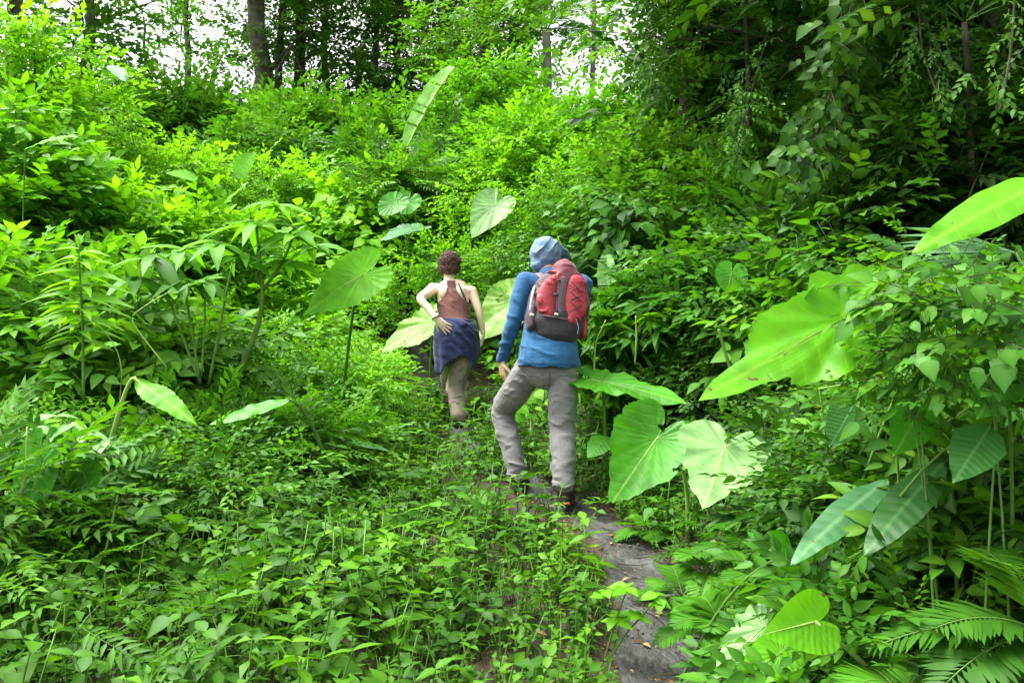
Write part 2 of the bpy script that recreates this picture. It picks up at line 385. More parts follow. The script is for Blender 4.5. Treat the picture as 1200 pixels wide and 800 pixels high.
big = .5+.5*wav(X, Y, 1.1, 31)
k = r.uniform(0, 1, len(X)) < np.clip(.50+.7*big, 0, 1); X = X[k]; Y = Y[k]; big = big[k]
# the bank at the lower left is thin, with bare soil showing
thin = (X < -1.15) & (Y < 4.2) & (r.uniform(0, 1, len(X)) < .10+.45*(wav(X, Y, .9, 77) > 0)); X, Y, big = X[~thin], Y[~thin], big[~thin]
parts.append(scatter(HERB, X, Y, r.uniform(.7, 1.3, len(X))*(.85+.5*np.clip(big, 0, 1)), -.12*np.clip(-X-.6, 0, 1)+.18*wav(X, Y, .8, 33)+r.normal(-.03, .09, len(X)), r))  # herb tone lowered towards the left, painting in the bank's shadow
X, Y = area(14000, -4.0, 3.2, 2.0, 7.0, r, .24, .10)
parts.append(scatter(HERBS, X, Y, r.uniform(.6, 1.3, len(X)), .15*wav(X, Y, .7, 34)-.08+r.normal(0, .07, len(X)), r))
# grassy blades
def blade(r):
    h = r.uniform(.12, .3); b = r.uniform(.03, .12); w = .004
    return soup([(-w, 0, 0), (w, 0, 0), (-w, b*.3, h*.5), (w, b*.3, h*.5), (-w*.5, b*.75, h*.85), (w*.5, b*.75, h*.85), (0, b*1.3, h)],
                [(0, 1, 2), (1, 3, 2), (2, 3, 4), (3, 5, 4), (4, 5, 6)])
X, Y = area(2600, -4, 3.2, 2, 8, r, .28)
parts.append(scatter([blade(r) for _ in range(6)], X, Y, r.uniform(.5, 1.2, len(X)), r.normal(.0, .1, len(X)), r, .35))
g = merge(parts)
tag(link('ground_cover', new_mesh('ground_cover', g['V'], g['T'], g['c'], g['m'], [M['herb'], M['stemg']])), 'low bright green herbs carpeting both sides of the trail', 'ground cover', None, 'stuff')

# dead leaves and crumbs on the trail
X = r.uniform(-.42, .42, 380); Y = r.uniform(2.2, 5.9, 380); X = X*.8+xpath(Y)
X2 = r.uniform(-3, 2.5, 900); Y2 = r.uniform(2.2, 5, 900)
X = np.r_[X, X2]; Y = np.r_[Y, Y2]; k = len(X)
D = np.stack([r.normal(0, 1, k), r.normal(0, 1, k), r.normal(0, .12, k)], -1); Nn = np.stack([r.normal(0, .3, k), r.normal(0, .3, k), np.ones(k)], -1)
P = np.stack([X, Y, ground(X, Y)+.014], -1)
g = inst(leaf_hi(.22, .10, .1), frames(D, Nn, .010+.045*r.uniform(0, 1, k)**2.5), P, r.normal(0, .3, k))
tag(link('leaf_litter', new_mesh('leaf_litter', g['V'], g['T'], g['c'], g['m'], [M['dry']])), 'small brown dead leaves and bits strewn over the dirt trail', 'leaf litter', None, 'stuff')
# little stones
ico = bmesh.new(); bmesh.ops.create_icosphere(ico, subdivisions=1, radius=1); iv = np.array([v.co[:] for v in ico.verts]); it = np.array([[v.index for v in f.verts] for f in ico.faces]); ico.free()
k = 260; Y = r.uniform(2.2, 5.8, k); X = xpath(Y)+r.normal(0, .16, k); P = np.stack([X, Y, ground(X, Y)+.004], -1)
g = inst(soup(iv*np.array([1, .8, .55]), it), frames(r.normal(0, 1, (k, 3))*np.array([1, 1, .1]), np.tile([0, 0, 1.], (k, 1)), r.uniform(.003, .011, k)), P)
M['stone'] = plain('trail_stone', (.11, .10, .09), .7, .3, nscale=9, namp=.45)
tag(link('gravel', new_mesh('gravel', g['V'], g['T'], None, None, [M['stone']], smooth=False)), 'tiny grey stones pressed into the trail', 'gravel', None, 'stuff')

# ------------------------------------------------------------------ leafy blanket over the hillside
r = np.random.default_rng(12)
def blanket(x, y):
    b = .30+.42*(.5+.5*wav(x, y, 2.6, 41))+.25*(.5+.5*wav(x, y, 1.0, 42))
    b = b*np.clip((y-6.2)/4, .1, 1.2)
    return ground(x, y)+b
def cover(n, x0, x1, y0, y1, kinds, sc, cv=0.0, gap=0, wide=.72, extra=1.0):
    X = r.uniform(x0, x1, n); Y = y0+(y1-y0)*r.uniform(0, 1, n)**.8
    k = (np.abs(X) < wide*Y+extra) & (np.abs(X-xpath(Y)) > gap); X = X[k]; Y = Y[k]; n = len(X)
    Z = blanket(X, Y); e = .15
    G = np.stack([-(blanket(X+e, Y)-Z)/e, -(blanket(X, Y+e)-Z)/e, np.ones(n)], -1)
    depth = r.uniform(0, .45, n)**1.5*1.0; P = np.stack([X, Y, Z-depth+.05], -1)
    D = np.stack([r.normal(0, 1, n), r.normal(-.45, .8, n), r.uniform(-.2, .5, n)], -1)
    c = .20*wav(X, Y, 2.2, 43)+r.normal(0, .08, n)+cv
    out = []; ki = r.integers(0, len(kinds), n)
    kk = np.clip(np.floor((.5+.5*wav(X, Y, 2.0, 44)+r.normal(0, .15, n))*len(kinds)), 0, len(kinds)-1).astype(int)
    for i, kd in enumerate(kinds):
        q = kk == i
        if q.any(): out.append(put(kd, P[q], D[q], nrm(G[q])+r.normal(0, .22, (q.sum(), 3)), sc*r.uniform(.7, 1.3, q.sum()), c[q], r))
    return merge(out)
g = merge([cover(10500, -9, -.9, 7.0, 13, ['ovs_l', 'ov_l', 'vin', 'pin'], .72, .20, .5),
           cover(9500, -22, -2, 13, 28, ['fars', 'fars', 'far'], .85, .0)])
tag(link('undergrowth', new_mesh('undergrowth', g['V'], g['T'], g['c'], g['m'], [M['bright'], M['stemg']])), 'yellow green leafy growth blanketing the left hillside', 'undergrowth', None, 'stuff')
g = merge([cover(7500, -1.2, 9, 6.8, 13, ['ovs_l', 'vin', 'ov_l', 'pin'], .72, .05, .45),
           cover(8500, -3, 22, 13, 28, ['fars', 'fars', 'far'], .85, -.05)])
tag(link('undergrowth', new_mesh('undergrowth', g['V'], g['T'], g['c'], g['m'], [M['fresh'], M['stemg']])), 'mid green vines and leaves covering the slope ahead and to the right', 'undergrowth', None, 'stuff')
def nearcover(n, x0, x1, y0, y1, side, kinds, h0, h1, sc, cv):
    X = r.uniform(x0, x1, n); Y = r.uniform(y0, y1, n); dx = (X-xpath(Y))*side
    k = (dx > (.30 if side > 0 else .62)+.1*r.uniform(0, 1, n)) & (np.abs(X) < .75*Y+.8) & (X*X+Y*Y > 1.9**2) & ~((X > .55) & (X < 1.45) & (Y > 2.9) & (Y < 4.1) & (r.uniform(0, 1, n) < .6)); X = X[k]; Y = Y[k]; dx = dx[k]; n = len(X)
    top = np.clip((dx-.42)*.6, .08, 1)*(h0+(h1-h0)*(.5+.5*wav(X, Y, 1.2, 52)))
    P = np.stack([X, Y, ground(X, Y)+top*r.uniform(.3, 1, n)], -1)
    D = np.stack([r.normal(-.3*side, .9, n), r.normal(-.5, .7, n), r.uniform(-.1, .6, n)], -1)
    Nn = np.array([0, 0, 1.])+r.normal(0, .42, (n, 3)); c = .16*wav(X, Y, 1.4, 53)+r.normal(0, .08, n)+cv
    kk = r.integers(0, len(kinds), n)
    return merge([put(kd, P[kk == i], D[kk == i], Nn[kk == i], sc*r.uniform(.6, 1.2, (kk == i).sum()), c[kk == i], r) for i, kd in enumerate(kinds)])
g = nearcover(6200, .8, 6, 1.9, 7.2, 1, ['ovs', 'vin', 'ovs', 'pin', 'ovs'], .15, .65, .55, -.06)
tag(link('undergrowth', new_mesh('undergrowth', g['V'], g['T'], g['c'], g['m'], [M['mid'], M['stemg']])), 'dark leafy undergrowth on the bank right of the trail', 'undergrowth', None, 'stuff')
g = nearcover(3600, -6, -.7, 2.2, 7.4, -1, ['ovs', 'ovs', 'vin', 'pin', 'ovs'], .10, .50, .52, .0)
tag(link('undergrowth', new_mesh('undergrowth', g['V'], g['T'], g['c'], g['m'], [M['herb'], M['stemg']])), 'fine mid green undergrowth on the bank left of the trail', 'undergrowth', None, 'stuff')

# twigs and rootlets on the trail
r = np.random.default_rng(66); tw = []
for _ in range(70):
    y0 = r.uniform(2.4, 5.6); x0 = float(xpath(y0))+r.normal(0, .18); a = r.uniform(0, 6.28); L = r.uniform(.04, .22)
    q = np.array([[x0+math.cos(a+.5*t)*L*t, y0+math.sin(a+.5*t)*L*t, 0] for t in np.linspace(0, 1, 6)]); q[:, 2] = ground(q[:, 0], q[:, 1])+.012; tw.append(tube(q, np.linspace(.0035, .0015, 6)*r.uniform(.6, 1.3), 5, 0))
g = merge(tw); tag(link('twig_litter', new_mesh('twig_litter', g['V'], g['T'], g['c'], g['m'], [M['bark']])), 'thin dark twigs and rootlets lying on the dirt trail', 'twigs', None, 'stuff')
# ------------------------------------------------------------------ bushes
def bush(px, top, d, wpx, mat, kind, label, group, n=None, sc=1.0, name='bush', cat='bush', hang=0.0, dens=1.0, xoff=0, sides=1):
    r = np.random.default_rng(abs(hash((px, top, int(d*10)))) % 99991 if False else int(px*7+top*13+d*101) % 99991)
    T = at(px, top, d); W = wpx/F*d*.5
    gz = float(ground(T[0], d)); H = max(.35, T[2]-gz)
    base = np.array([T[0], d, gz])
    rx, ry = W, min(W, 1.3)*.9; rz = max(H*.5, min(H, .5)*.5)
    n = n or int(18+22*W*H*dens)
    n = min(n, 85)
    a = r.uniform(0, 6.283, n); u = r.uniform(-.75, 1, n)
    s = np.sqrt(1-u*u); taper = 1-.25*np.clip(u, 0, 1)
    rr = r.uniform(.55, 1.0, n)**.5*(1+.18*np.sin(3*a+px)+.12*np.sin(5*a+top))
    C = np.stack([np.cos(a)*s*rx*rr*taper, np.sin(a)*s*ry*rr, H*.5+u*rz*(.82+.14*np.cos(4*a+d))], -1)
    cr = np.clip(.24+.09*W, .2, .38)*(.6+.4*sc)
    if W < .13: C[:, 2] = H-r.uniform(.0, .22, n); C[:, 1] += .1
    C[:, 2] = np.clip(C[:, 2], .12, None)
    per = int((14 if kind in ('far', 'fars') else 18)*max(.6, min(1.3, dens)))
    g = clumps(r, C, np.full(n, cr)*r.uniform(.7, 1.2, n), kind, per, .45, hang, sc)
    t = thing(name, base, label, cat, group)
    link('foliage', mesh_of('foliage', g, [M[mat], M['twig']]), t)
    w_sprig = d < 2.1 and wpx < 100; st = []
    for i in range(2 if w_sprig else 5):
        e = C[r.integers(0, n)]; b = r.uniform(-.08, .08, 3)*[1, 1, 0]
        st.append(tube(bez(b-[0, 0, .05], (b+e)*.5+[0, 0, H*.15], e, 6), np.linspace(.018, .005, 6)*(.6+.3*H)*(.3 if d < 5 else 1), 5, 0))
    link('stem', mesh_of('stem', merge(st), [M['stemg' if d < 5 else 'bark']]), t)
    return t
GL = 'bushes on the bright left slope'; GM = 'bushes under the tall trees'; GC = 'vine covered mounds in the centre'; GR = 'shrubs on the shaded right bank'; GN = 'shrubs in the left foreground'
BUSH = [
 (45, 22, 9.5, 200, 'bright', 'ov', 'tall yellow-green bush at the upper left edge, highest on the left slope', GL),
 (5, 128, 7.0, 190, 'fresh', 'ovl', 'leafy green bush at the left edge just below the tallest yellow-green one', GL),
 (118, 150, 9.5, 170, 'bright', 'ovs', 'small leaved yellow-green bush in the middle of the upper left slope', GL),
 (198, 172, 10.5, 170, 'bright', 'ov', 'bright yellow-green bush on the left slope below the dark rounded bushes', GL),
 (285, 188, 10.5, 150, 'bright', 'ovs', 'yellow-green bush on the left slope above the forked sapling', GL),
 (362, 205, 11, 140, 'fresh', 'ov', 'fresh green bush right of the yellow-green slope, above the bright heart leaf', GL),
 (428, 228, 10.2, 120, 'bright', 'vin', 'bright heart-leaved vine bush left of the two small round leaves', GL),
 (70, 222, 7.2, 190, 'fresh', 'lan', 'long leaved green bush behind the tall single-stem plant', GL),
 (175, 245, 7.6, 180, 'bright', 'ovl', 'broad leaved bright bush left of the forked sapling crown', GL),
 (262, 262, 7.8, 150, 'fresh', 'ovl', 'broad leaved green bush directly behind the forked sapling', GL),
 (20, 318, 5.6, 200, 'fresh', 'ovl', 'mid green bush at the left edge halfway up the photo', GN),
 (150, 345, 5.4, 170, 'mid', 'ovl', 'dark low bush beneath the arching leaves left of the forked sapling', GN),
 (265, 372, 5.6, 140, 'mid', 'ovs', 'low dark green shrub at the foot of the forked sapling', GN),
 (350, 400, 6.0, 120, 'fresh', 'ovs', 'low small leaved shrub right of the forked sapling stem', GN),
 (420, 425, 6.3, 100, 'fresh', 'ovs', 'low fresh green shrub below the blotched yellow leaf', GN),
 (60, 505, 4.2, 170, 'mid', 'ovs', 'low leafy bush beside the bluish seedling at the left', GN),
 (185, 500, 4.5, 150, 'mid', 'ovs', 'low bush under the drooping brown tipped leaf', GN),
 (300, 505, 4.7, 140, 'mid', 'pin', 'low feathery bush beneath the pale glossy long leaf', GN),
 (385, 490, 5.2, 110, 'fresh', 'ovs', 'low bright bush above the small flat glossy leaf', GN),
 (120, 585, 3.7, 150, 'mid', 'ovs', 'low dark bush between the two pale leaning stems', GN),
 (265, 590, 3.9, 150, 'mid', 'ovs', 'low bush beside the feathery fern of the left bank', GN),
 (20, 610, 3.2, 130, 'mid', 'pin', 'low feathery bush at the left edge near the bottom', GN),
 (1165, 345, 1.95, 80, 'mid', 'vin', 'sprig of heart leaves overlapping the right end of the glowing leaf', GR),
 (1110, 378, 2.0, 55, 'mid', 'ovs', 'small leafy sprig just under the stalk end of the glowing leaf', GR),
 (1010, 560, 2.6, 90, 'dark', 'ovs', 'leafy shrub in front of the lance leaves on the right bank', GR),
 (155, 112, 16, 140, 'mid', 'fars', 'dark rounded bush under the leftmost tall trees', GM),
 (228, 116, 17, 130, 'mid', 'far', 'rounded dark green bush under the slender leafy tree', GM),
 (292, 120, 17, 130, 'mid', 'fars', 'rounded green bush at the foot of the thick ivy trunk', GM),
 (352, 124, 15.5, 120, 'mid', 'far', 'rounded mid green bush right of the thick ivy trunk', GM),
 (408, 124, 16, 110, 'mid', 'fars', 'rounded green bush below the twin slim trunks', GM),
 (455, 138, 15, 100, 'mid', 'far', 'dark green bush just left of the upright curled leaf', GM),
 (315, 150, 12.8, 150, 'mid', 'fars', 'glossy mid green bush between the yellow slope and the trunk bushes', GM),
 (418, 168, 12.2, 130, 'mid', 'ov', 'mid green bush below and left of the upright curled leaf', GM),
 (575, 78, 15, 140, 'fresh', 'fars', 'tallest fresh green vine mound in the centre of the photo', GC),
 (655, 118, 13.5, 130, 'fresh', 'fars', 'vine mound just right of the tallest centre one', GC),
 (728, 112, 12, 150, 'fresh', 'fars', 'broad vine mound beneath the bare thin trunk', GC),
 (525, 142, 13, 110, 'mid', 'fars', 'darker vine mound left of the tallest centre one', GC),
 (800, 108, 11, 110, 'mid', 'ov', 'mid green vine mound under the dark palm fronds', GC),
 (478, 188, 10.5, 90, 'mid', 'pin', 'feathery mid green bush below the upright curled leaf', GC),
 (612, 142, 11, 140, 'fresh', 'ov', 'fresh green bush with a yellow leaf above the pale round leaf', GC),
 (690, 172, 9.6, 140, 'fresh', 'ovs', 'small leaved green bush above the hooded walker', GC),
 (775, 165, 9.0, 150, 'mid', 'ov', 'mid green bush up and right of the hooded walker', GC),
 (556, 222, 9.6, 120, 'bright', 'ovs', 'bright small leaved bush below the pale round leaf', GC),
 (655, 222, 8.4, 120, 'mid', 'ovs', 'green bush behind the blue hood', GC),
 (735, 228, 7.8, 140, 'mid', 'vin', 'heart-leaved bush right of the red backpack', GC),
 (520, 285, 8.6, 120, 'fresh', 'ovs', 'fresh green bush behind the curly haired walker', GC),
 (600, 300, 8.2, 100, 'mid', 'ovs', 'green bush in the gap between the two walkers', GC),
 (792, 292, 6.3, 120, 'mid', 'ov', 'shaded bush right of the pale hanging dead leaf', GR),
 (742, 352, 5.9, 120, 'mid', 'whl', 'shrub with whorled pale leaf fans right of the backpack', GR),
 (850, 200, 7.2, 160, 'mid', 'ov', 'green bush on the right slope above the round single leaf', GR),
 (905, 128, 8.2, 190, 'mid', 'ov', 'tall shrub on the right slope below the sky specks', GR),
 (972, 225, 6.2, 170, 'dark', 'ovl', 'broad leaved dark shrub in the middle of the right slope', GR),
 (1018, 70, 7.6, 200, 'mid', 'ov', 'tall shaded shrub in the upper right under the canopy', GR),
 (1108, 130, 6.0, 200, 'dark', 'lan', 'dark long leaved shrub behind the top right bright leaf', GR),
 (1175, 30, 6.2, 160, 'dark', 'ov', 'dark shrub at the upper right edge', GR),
 (885, 285, 5.6, 130, 'mid', 'ov', 'shaded shrub beside the round single leaf', GR),
 (965, 318, 5.0, 130, 'mid', 'vin', 'heart-leaved shrub behind the big glowing leaf', GR),
 (1085, 290, 4.4, 170, 'mid', 'ovs', 'shrub under the grey palm fan on the right', GR),
 (1175, 318, 3.3, 150, 'mid', 'ov', 'shrub at the right edge level with the glowing leaf', GR),
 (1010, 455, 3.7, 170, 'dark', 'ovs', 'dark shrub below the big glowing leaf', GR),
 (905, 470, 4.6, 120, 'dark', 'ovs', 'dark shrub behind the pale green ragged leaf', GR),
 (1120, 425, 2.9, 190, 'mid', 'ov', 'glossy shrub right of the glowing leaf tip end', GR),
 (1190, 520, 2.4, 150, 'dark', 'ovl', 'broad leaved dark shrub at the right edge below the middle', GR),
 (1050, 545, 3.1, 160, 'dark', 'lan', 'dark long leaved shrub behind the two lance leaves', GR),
 (840, 415, 5.4, 110, 'dark', 'ovs', 'low dark shrub left of the glowing leaf tip', GR),
 (1010, 715, 2.15, 170, 'mid', 'ov', 'leafy shrub at the bottom edge below the yellow-green leaf stalk', GR),
 (1150, 735, 1.95, 170, 'mid', 'ovs', 'leafy shrub in the bottom right corner', GR),
]
for b in BUSH:
    px, top, d, w, mat, kind, lab, grp = b
    near = d < 5
    if d > 6.5 and kind in ('ov', 'ovs'): kind += '_l'
    bush(px, top, d, w, mat, kind, lab, grp, sc=(.36 if w < 100 and d < 2.1 else .50 if d < 2.5 else .60 if near else .74 if d < 9 else .88), dens=1.0, n=9 if w < 100 and d < 2.1 else None, hang=.25 if kind == 'vin' else 0)

# ------------------------------------------------------------------ trees
def tree(name, px, d, H, tr, label, group, mat='far', kind='far', crown=None, lean=(0, 0), bark='bark', sc=1.0, per=15, n=26, ivy=0, seed=None, ybase=None):
    """crown = (cx px offset, z0, z1, rx, ry) in metres relative to base"""
    r = np.random.default_rng(seed or int(px*3+d*17)); x = (px-600)/F*d
    gz = float(ground(x, d)); t = thing(name, (x, d, gz), label, 'palm tree' if 'palm' in name else 'tree', group)
    L = np.array([lean[0], lean[1], 0.])
    tp = bez((0, 0, -.3), L*.2+np.array([r.normal(0, .15), 0, H*.5]), L+np.array([0, 0, H*.96]), 12)
    tp[1:-1, :2] += r.normal(0, .25*tr, (10, 2)) + np.cumsum(r.normal(0, .22*tr, (10, 2)), 0)
    tt = [tube(tp, np.linspace(tr*1.25, tr*.35, 12), 8, 0)]
    cx, z0, z1, rx, ry = crown
    C = []
    m = n//4
    for i in range(m):
        zz = z0+(z1-z0)*(i+.5)/m; s0 = min(max(zz-.12*(z1-z0), .06*H), H*.9)
        s = np.array([np.interp(s0, tp[:, 2], tp[:, 0]), np.interp(s0, tp[:, 2], tp[:, 1]), s0])
        a = i*2.4+r.uniform(-.4, .4); q = r.uniform(.55, .9)
        e = np.array([cx+math.cos(a)*rx*q, math.sin(a)*ry*q, zz+.2])
        lb = bez(s, (s+e)/2+np.array([0, 0, .12*(z1-z0)*.3]), e, 7); tt.append(tube(lb, np.linspace(tr*(.30 if d > 16 else .09), tr*.06, 7), 5, 0))
        C += [e, lb[4]+r.normal(0, .2, 3)]
        for j in range(3):
            e2 = e+r.normal(0, 1, 3)*np.array([rx*.35, ry*.35, .22*(z1-z0)*.6]); C.append(e2); tt.append(tube(bez(lb[4], (lb[4]+e2)/2, e2, 4), np.linspace(tr*(.16 if d > 16 else .05), tr*.03, 4), 4, 0))
    C = np.array(C)
    if ivy:
        zc = np.linspace(.4, ivy, int(ivy*2.2)); C2 = np.stack([np.interp(zc, tp[:, 2], tp[:, 0]), np.interp(zc, tp[:, 2], tp[:, 1]), zc], -1)+r.normal(0, tr*.5, (len(zc), 3))
        iv = clumps(r, C2, np.full(len(C2), tr*1.7), 'fars', 12, .1, .5, .55*sc)
        link('climbing_ivy', mesh_of('climbing_ivy', iv, [M['far'], M['twig']]), t)
    cr = np.clip(min(rx, (z1-z0)/2)*.42, .3, 1.1)
    g = clumps(r, C, np.full(len(C), cr)*r.uniform(.6, 1.2, len(C)), kind, per, .3, .1, sc)
    link('trunk', mesh_of('trunk', merge(tt), [M['barkf' if d > 16 and bark == 'bark' else bark]]), t)
    link('crown', mesh_of('crown', g, [M[mat], M['twig']]), t)
    return t
GT = 'tall trees along the skyline'; GO = 'overhanging trees on the right'
tree('broadleaf_tree', 100, 19, 9, .14, 'dark round topped tree behind the upper left bushes', GT, 'mid', crown=(0, 1.2, 8.5, 2.1, 1.8), n=36)
tree('broadleaf_tree', 20, 17, 11, .16, 'big dark tree reaching out of the top left corner', GT, 'far', crown=(0, 1.8, 11, 2.2, 2.0), n=36)
tree('slender_tree', 222, 25, 11, .10, 'slender tree clad in leaves left of the thick ivy trunk', GT, 'far', crown=(0, 1.0, 10.5, .8, .8), n=26, kind='fars')
tree('broadleaf_tree', 168, 27, 4.5, .10, 'low tree at the skyline left of the slender leafy tree', GT, 'mid', crown=(0, .4, 2.0, 1.3, 1.0), n=12)
tree('broadleaf_tree', 302, 24, 13, .27, 'tree with the thickest ivy covered trunk on the skyline', GT, 'far', crown=(.2, 2.6, 12, 1.9, 2.2), ivy=7, n=36)
tree('broadleaf_tree', 322, 25, 12, .12, 'thin straight trunk just right of the thickest ivy trunk', GT, 'far', crown=(.5, 1.6, 11, 1.7, 1.6), lean=(.5, 0), ivy=5, n=32)
tree('broadleaf_tree', 352, 25.5, 12, .17, 'ivy clad trunk third from the thickest one on the skyline', GT, 'far', crown=(.6, .9, 11, 1.6, 1.6), ivy=6.5, n=34)
tree('broadleaf_tree', 384, 27, 11, .13, 'leafy tree right of the ivy clad trunks', GT, 'far', crown=(.2, .3, 10, 1.9, 1.5), n=36)
tree('slim_tree', 436, 25, 11, .10, 'slim dark trunk standing against the sky gap', GT, 'far', crown=(.1, .8, 10, 1.7, 1.5), ivy=5, n=32)
tree('slim_tree', 470, 26, 12, .11, 'slim trunk right of the dark one at the sky gap', GT, 'far', crown=(.1, .6, 10, 1.6, 1.5), ivy=5.5, n=32)
tree('broadleaf_tree', 515, 24, 11, .20, 'dense tree with a wide crown behind the upright curled leaf', GT, 'far', crown=(0, .3, 9, 2.1, 1.7), n=60)
tree('broadleaf_tree', 565, 25, 10, .18, 'dense crowned tree behind the tallest vine mound', GT, 'mid', crown=(0, .3, 8.5, 1.7, 1.4), n=48)
tree('broadleaf_tree', 618, 29, 8, .14, 'pale hazy tree beside the skyline palm', GT, 'mid', crown=(0, .5, 3.4, 1.2, 1.1), n=12)
tree('broadleaf_tree', 555, 21, 4.6, .10, 'rounded tree rising behind the centre vine mounds', GT, 'mid', crown=(0, .4, 3.4, 1.2, 1.1), n=26)
tree('bare_tree', 691, 24, 12, .075, 'thin bare pale trunk in front of the white sky', GT, 'mid', crown=(.0, 2.4, 3.2, .6, .5), n=4, bark='barkp', per=8)
tree('broadleaf_tree', 790, 21, 7, .12, 'small tree at the skyline beyond the dark palm fronds', GT, 'mid', crown=(0, .3, 1.8, 1.4, 1.2), n=12)
# overhanging right bank trees, crowns raised out of view to shade the bank
tree('shade_tree', 880, 10.5, 8.5, .16, 'overhanging tree left of the sky specks on the right', GO, 'mid', 'ov_l', crown=(.3, .8, 7.5, 1.6, 1.8), sc=.95, n=100, per=22)
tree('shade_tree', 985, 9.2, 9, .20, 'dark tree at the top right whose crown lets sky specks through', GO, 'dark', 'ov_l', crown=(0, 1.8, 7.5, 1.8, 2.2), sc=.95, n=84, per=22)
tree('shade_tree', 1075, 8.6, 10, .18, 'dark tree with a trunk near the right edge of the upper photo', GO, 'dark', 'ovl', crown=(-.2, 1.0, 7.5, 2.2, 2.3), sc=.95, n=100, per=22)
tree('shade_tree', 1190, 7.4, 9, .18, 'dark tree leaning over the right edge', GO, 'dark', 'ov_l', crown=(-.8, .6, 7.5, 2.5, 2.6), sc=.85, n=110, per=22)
tree('shade_tree', 800, 9.8, 8.5, .12, 'dark overhanging tree at the left end of the right canopy', GO, 'dark', 'ov_l', crown=(.35, 1.9, 7.0, .85, 1.2), sc=.9, n=70, per=20)
tree('shade_tree', 1030, 13, 11, .20, 'far dark tree filling the gap behind the right bank trees', GO, 'far', 'far', crown=(0, 0, 5.5, 3.2, 1.6), n=44)
tree('shade_tree', 900, 15, 9, .16, 'far dark tree behind the overhanging tree on the right', GO, 'far', 'far', crown=(.2, .3, 3.2, 1.8, 1.2), n=24)
tree('shade_tree', 1165, 12, 10, .18, 'far dark tree behind the upper right edge', GO, 'far', 'far', crown=(0, 0, 6, 2.6, 1.6), n=44)

# ------------------------------------------------------------------ palm fronds
def frond(p0, d0, L, droop, nl=34, ll=.45, w=.035, side=1.25, hang=.35, c=0, r=rng, tw=.012, vee=.25, mi=1):
    p0 = np.array(p0, float); d0 = nrm(np.array(d0, float)); t = np.linspace(0, 1, 14)
    P = p0+d0*L*t[:, None]+np.array([0, 0, -1.])*(droop*L*t**2)[:, None]
    tt = np.linspace(.16, .99, nl); Q = np.stack([np.interp(tt, t, P[:, i]) for i in range(3)], -1); T = nrm(np.stack([np.interp(tt, t, np.gradient(P[:, i])) for i in range(3)], -1))
    S = nrm(np.cross(T, np.array([0, 0, 1.]))); U = np.cross(S, T)
    s = ll*np.sin(np.pi*np.clip(tt*.82+.16, 0, 1))**.7
    lf = soup([(0, 0, 0), (-w/2/ll, .3, .0), (w/2/ll, .3, 0), (-w*.42/ll, .65, -.10*hang*2), (w*.42/ll, .65, -.1*hang*2), (0, 1, -.3*hang*2)], [(0, 2, 1), (1, 2, 4), (1, 4, 3), (3, 4, 5)])
    out = [tube(P, np.linspace(tw, tw*.25, 14), 5, mi)]
    for sd in (-1, 1):
        D = S*sd*side+T*.75+U*vee+r.normal(0, .06, (nl, 3)); out.append(inst(lf, frames(D, U+S*sd*-.3, s*r.uniform(.88, 1.08, nl)), Q, r.normal(c, .06, nl)))
    return merge(out)
def palm(px, d, H, label, cat='palm', n=11, L=2.6, mat='mid', group=None, tr=.12, name='palm_tree', ll=.5, base=None, dirs=None, droop=.45, tw=.012):
    r = np.random.default_rng(int(px+d*10)); x = (px-600)/F*d; gz = float(ground(x, d))
    t = thing(name, (x, d, gz), label, cat, group)
    if H > .6: link('trunk', mesh_of('trunk', tube(bez((0, 0, -.2), (.1, 0, H*.5), (0, 0, H), 9), np.linspace(tr*1.2, tr, 9), 9, 0), [M['barkp' if d > 10 else 'bark']]), t)
    for i in range(n):
        if dirs: dd = dirs[i]
        else:
            a = i*2.399; el = .25+.9*(i/n); dd = (math.cos(a)*math.cos(el), math.sin(a)*math.cos(el), math.sin(el))
        link('frond', mesh_of('frond', frond((0, 0, H), dd, L*r.uniform(.85, 1.1), droop, r=r, ll=ll, nl=44, w=.04, tw=tw), [M[mat], M['stemg']]), t)
    return t
palm(640, 23, 3.4, 'hazy feathery palm standing on the skyline left of the thin bare trunk', n=9, L=2.3, mat='mid', ll=.7, group='palms')
palm(600, 26, 4.2, 'paler palm on the skyline behind the hazy feathery one', n=11, L=2.6, mat='mid', ll=.6, group='palms')
palm(500, 11.5, .5, 'young palm with upright fronds below the curled leaf', n=7, L=1.5, mat='mid', ll=.35, name='young_palm', group='palms', tr=.05,
     dirs=[(.3, 0, 1), (-.4, -.1, .9), (.7, -.2, .7), (-.8, -.2, .5), (0, -.5, .8), (.5, .3, .9), (-.2, .4, 1)])
# arching rattan-like palm under the right canopy
palm(872, 7.4, 3.15, 'dark palm with long arching fronds at the left end of the right canopy', n=7, L=1.7, mat='mid', ll=.42, group='palms', tr=.022, droop=.45, tw=.006,
     dirs=[(-.95, -.2, .45), (-.9, -.3, .15), (-.8, .1, .8), (-.6, -.4, .6), (.6, -.3, .5), (.3, -.6, .7), (-1, .2, .6)])
palm(985, 7.0, 2.75, 'palm with drooping fronds in the middle of the right canopy', n=6, L=1.5, mat='dark', ll=.42, group='palms', tr=.022, droop=.6, tw=.006,
     dirs=[(-.9, -.4, .4), (-.3, -.9, .5), (.8, -.4, .4), (.2, -.5, .9), (-.7, -.5, .8), (.9, 0, .7)])
palm(1130, 5.6, 2.2, 'palm with long drooping fronds in the upper right quarter', n=6, L=1.3, mat='dark', ll=.36, group='palms', tr=.02, droop=.6, tw=.005,
     dirs=[(-.9, -.3, .4), (-.5, -.7, .5), (.8, -.4, .4), (.2, -.5, .9), (-.8, -.1, .8), (.9, 0, .7)])

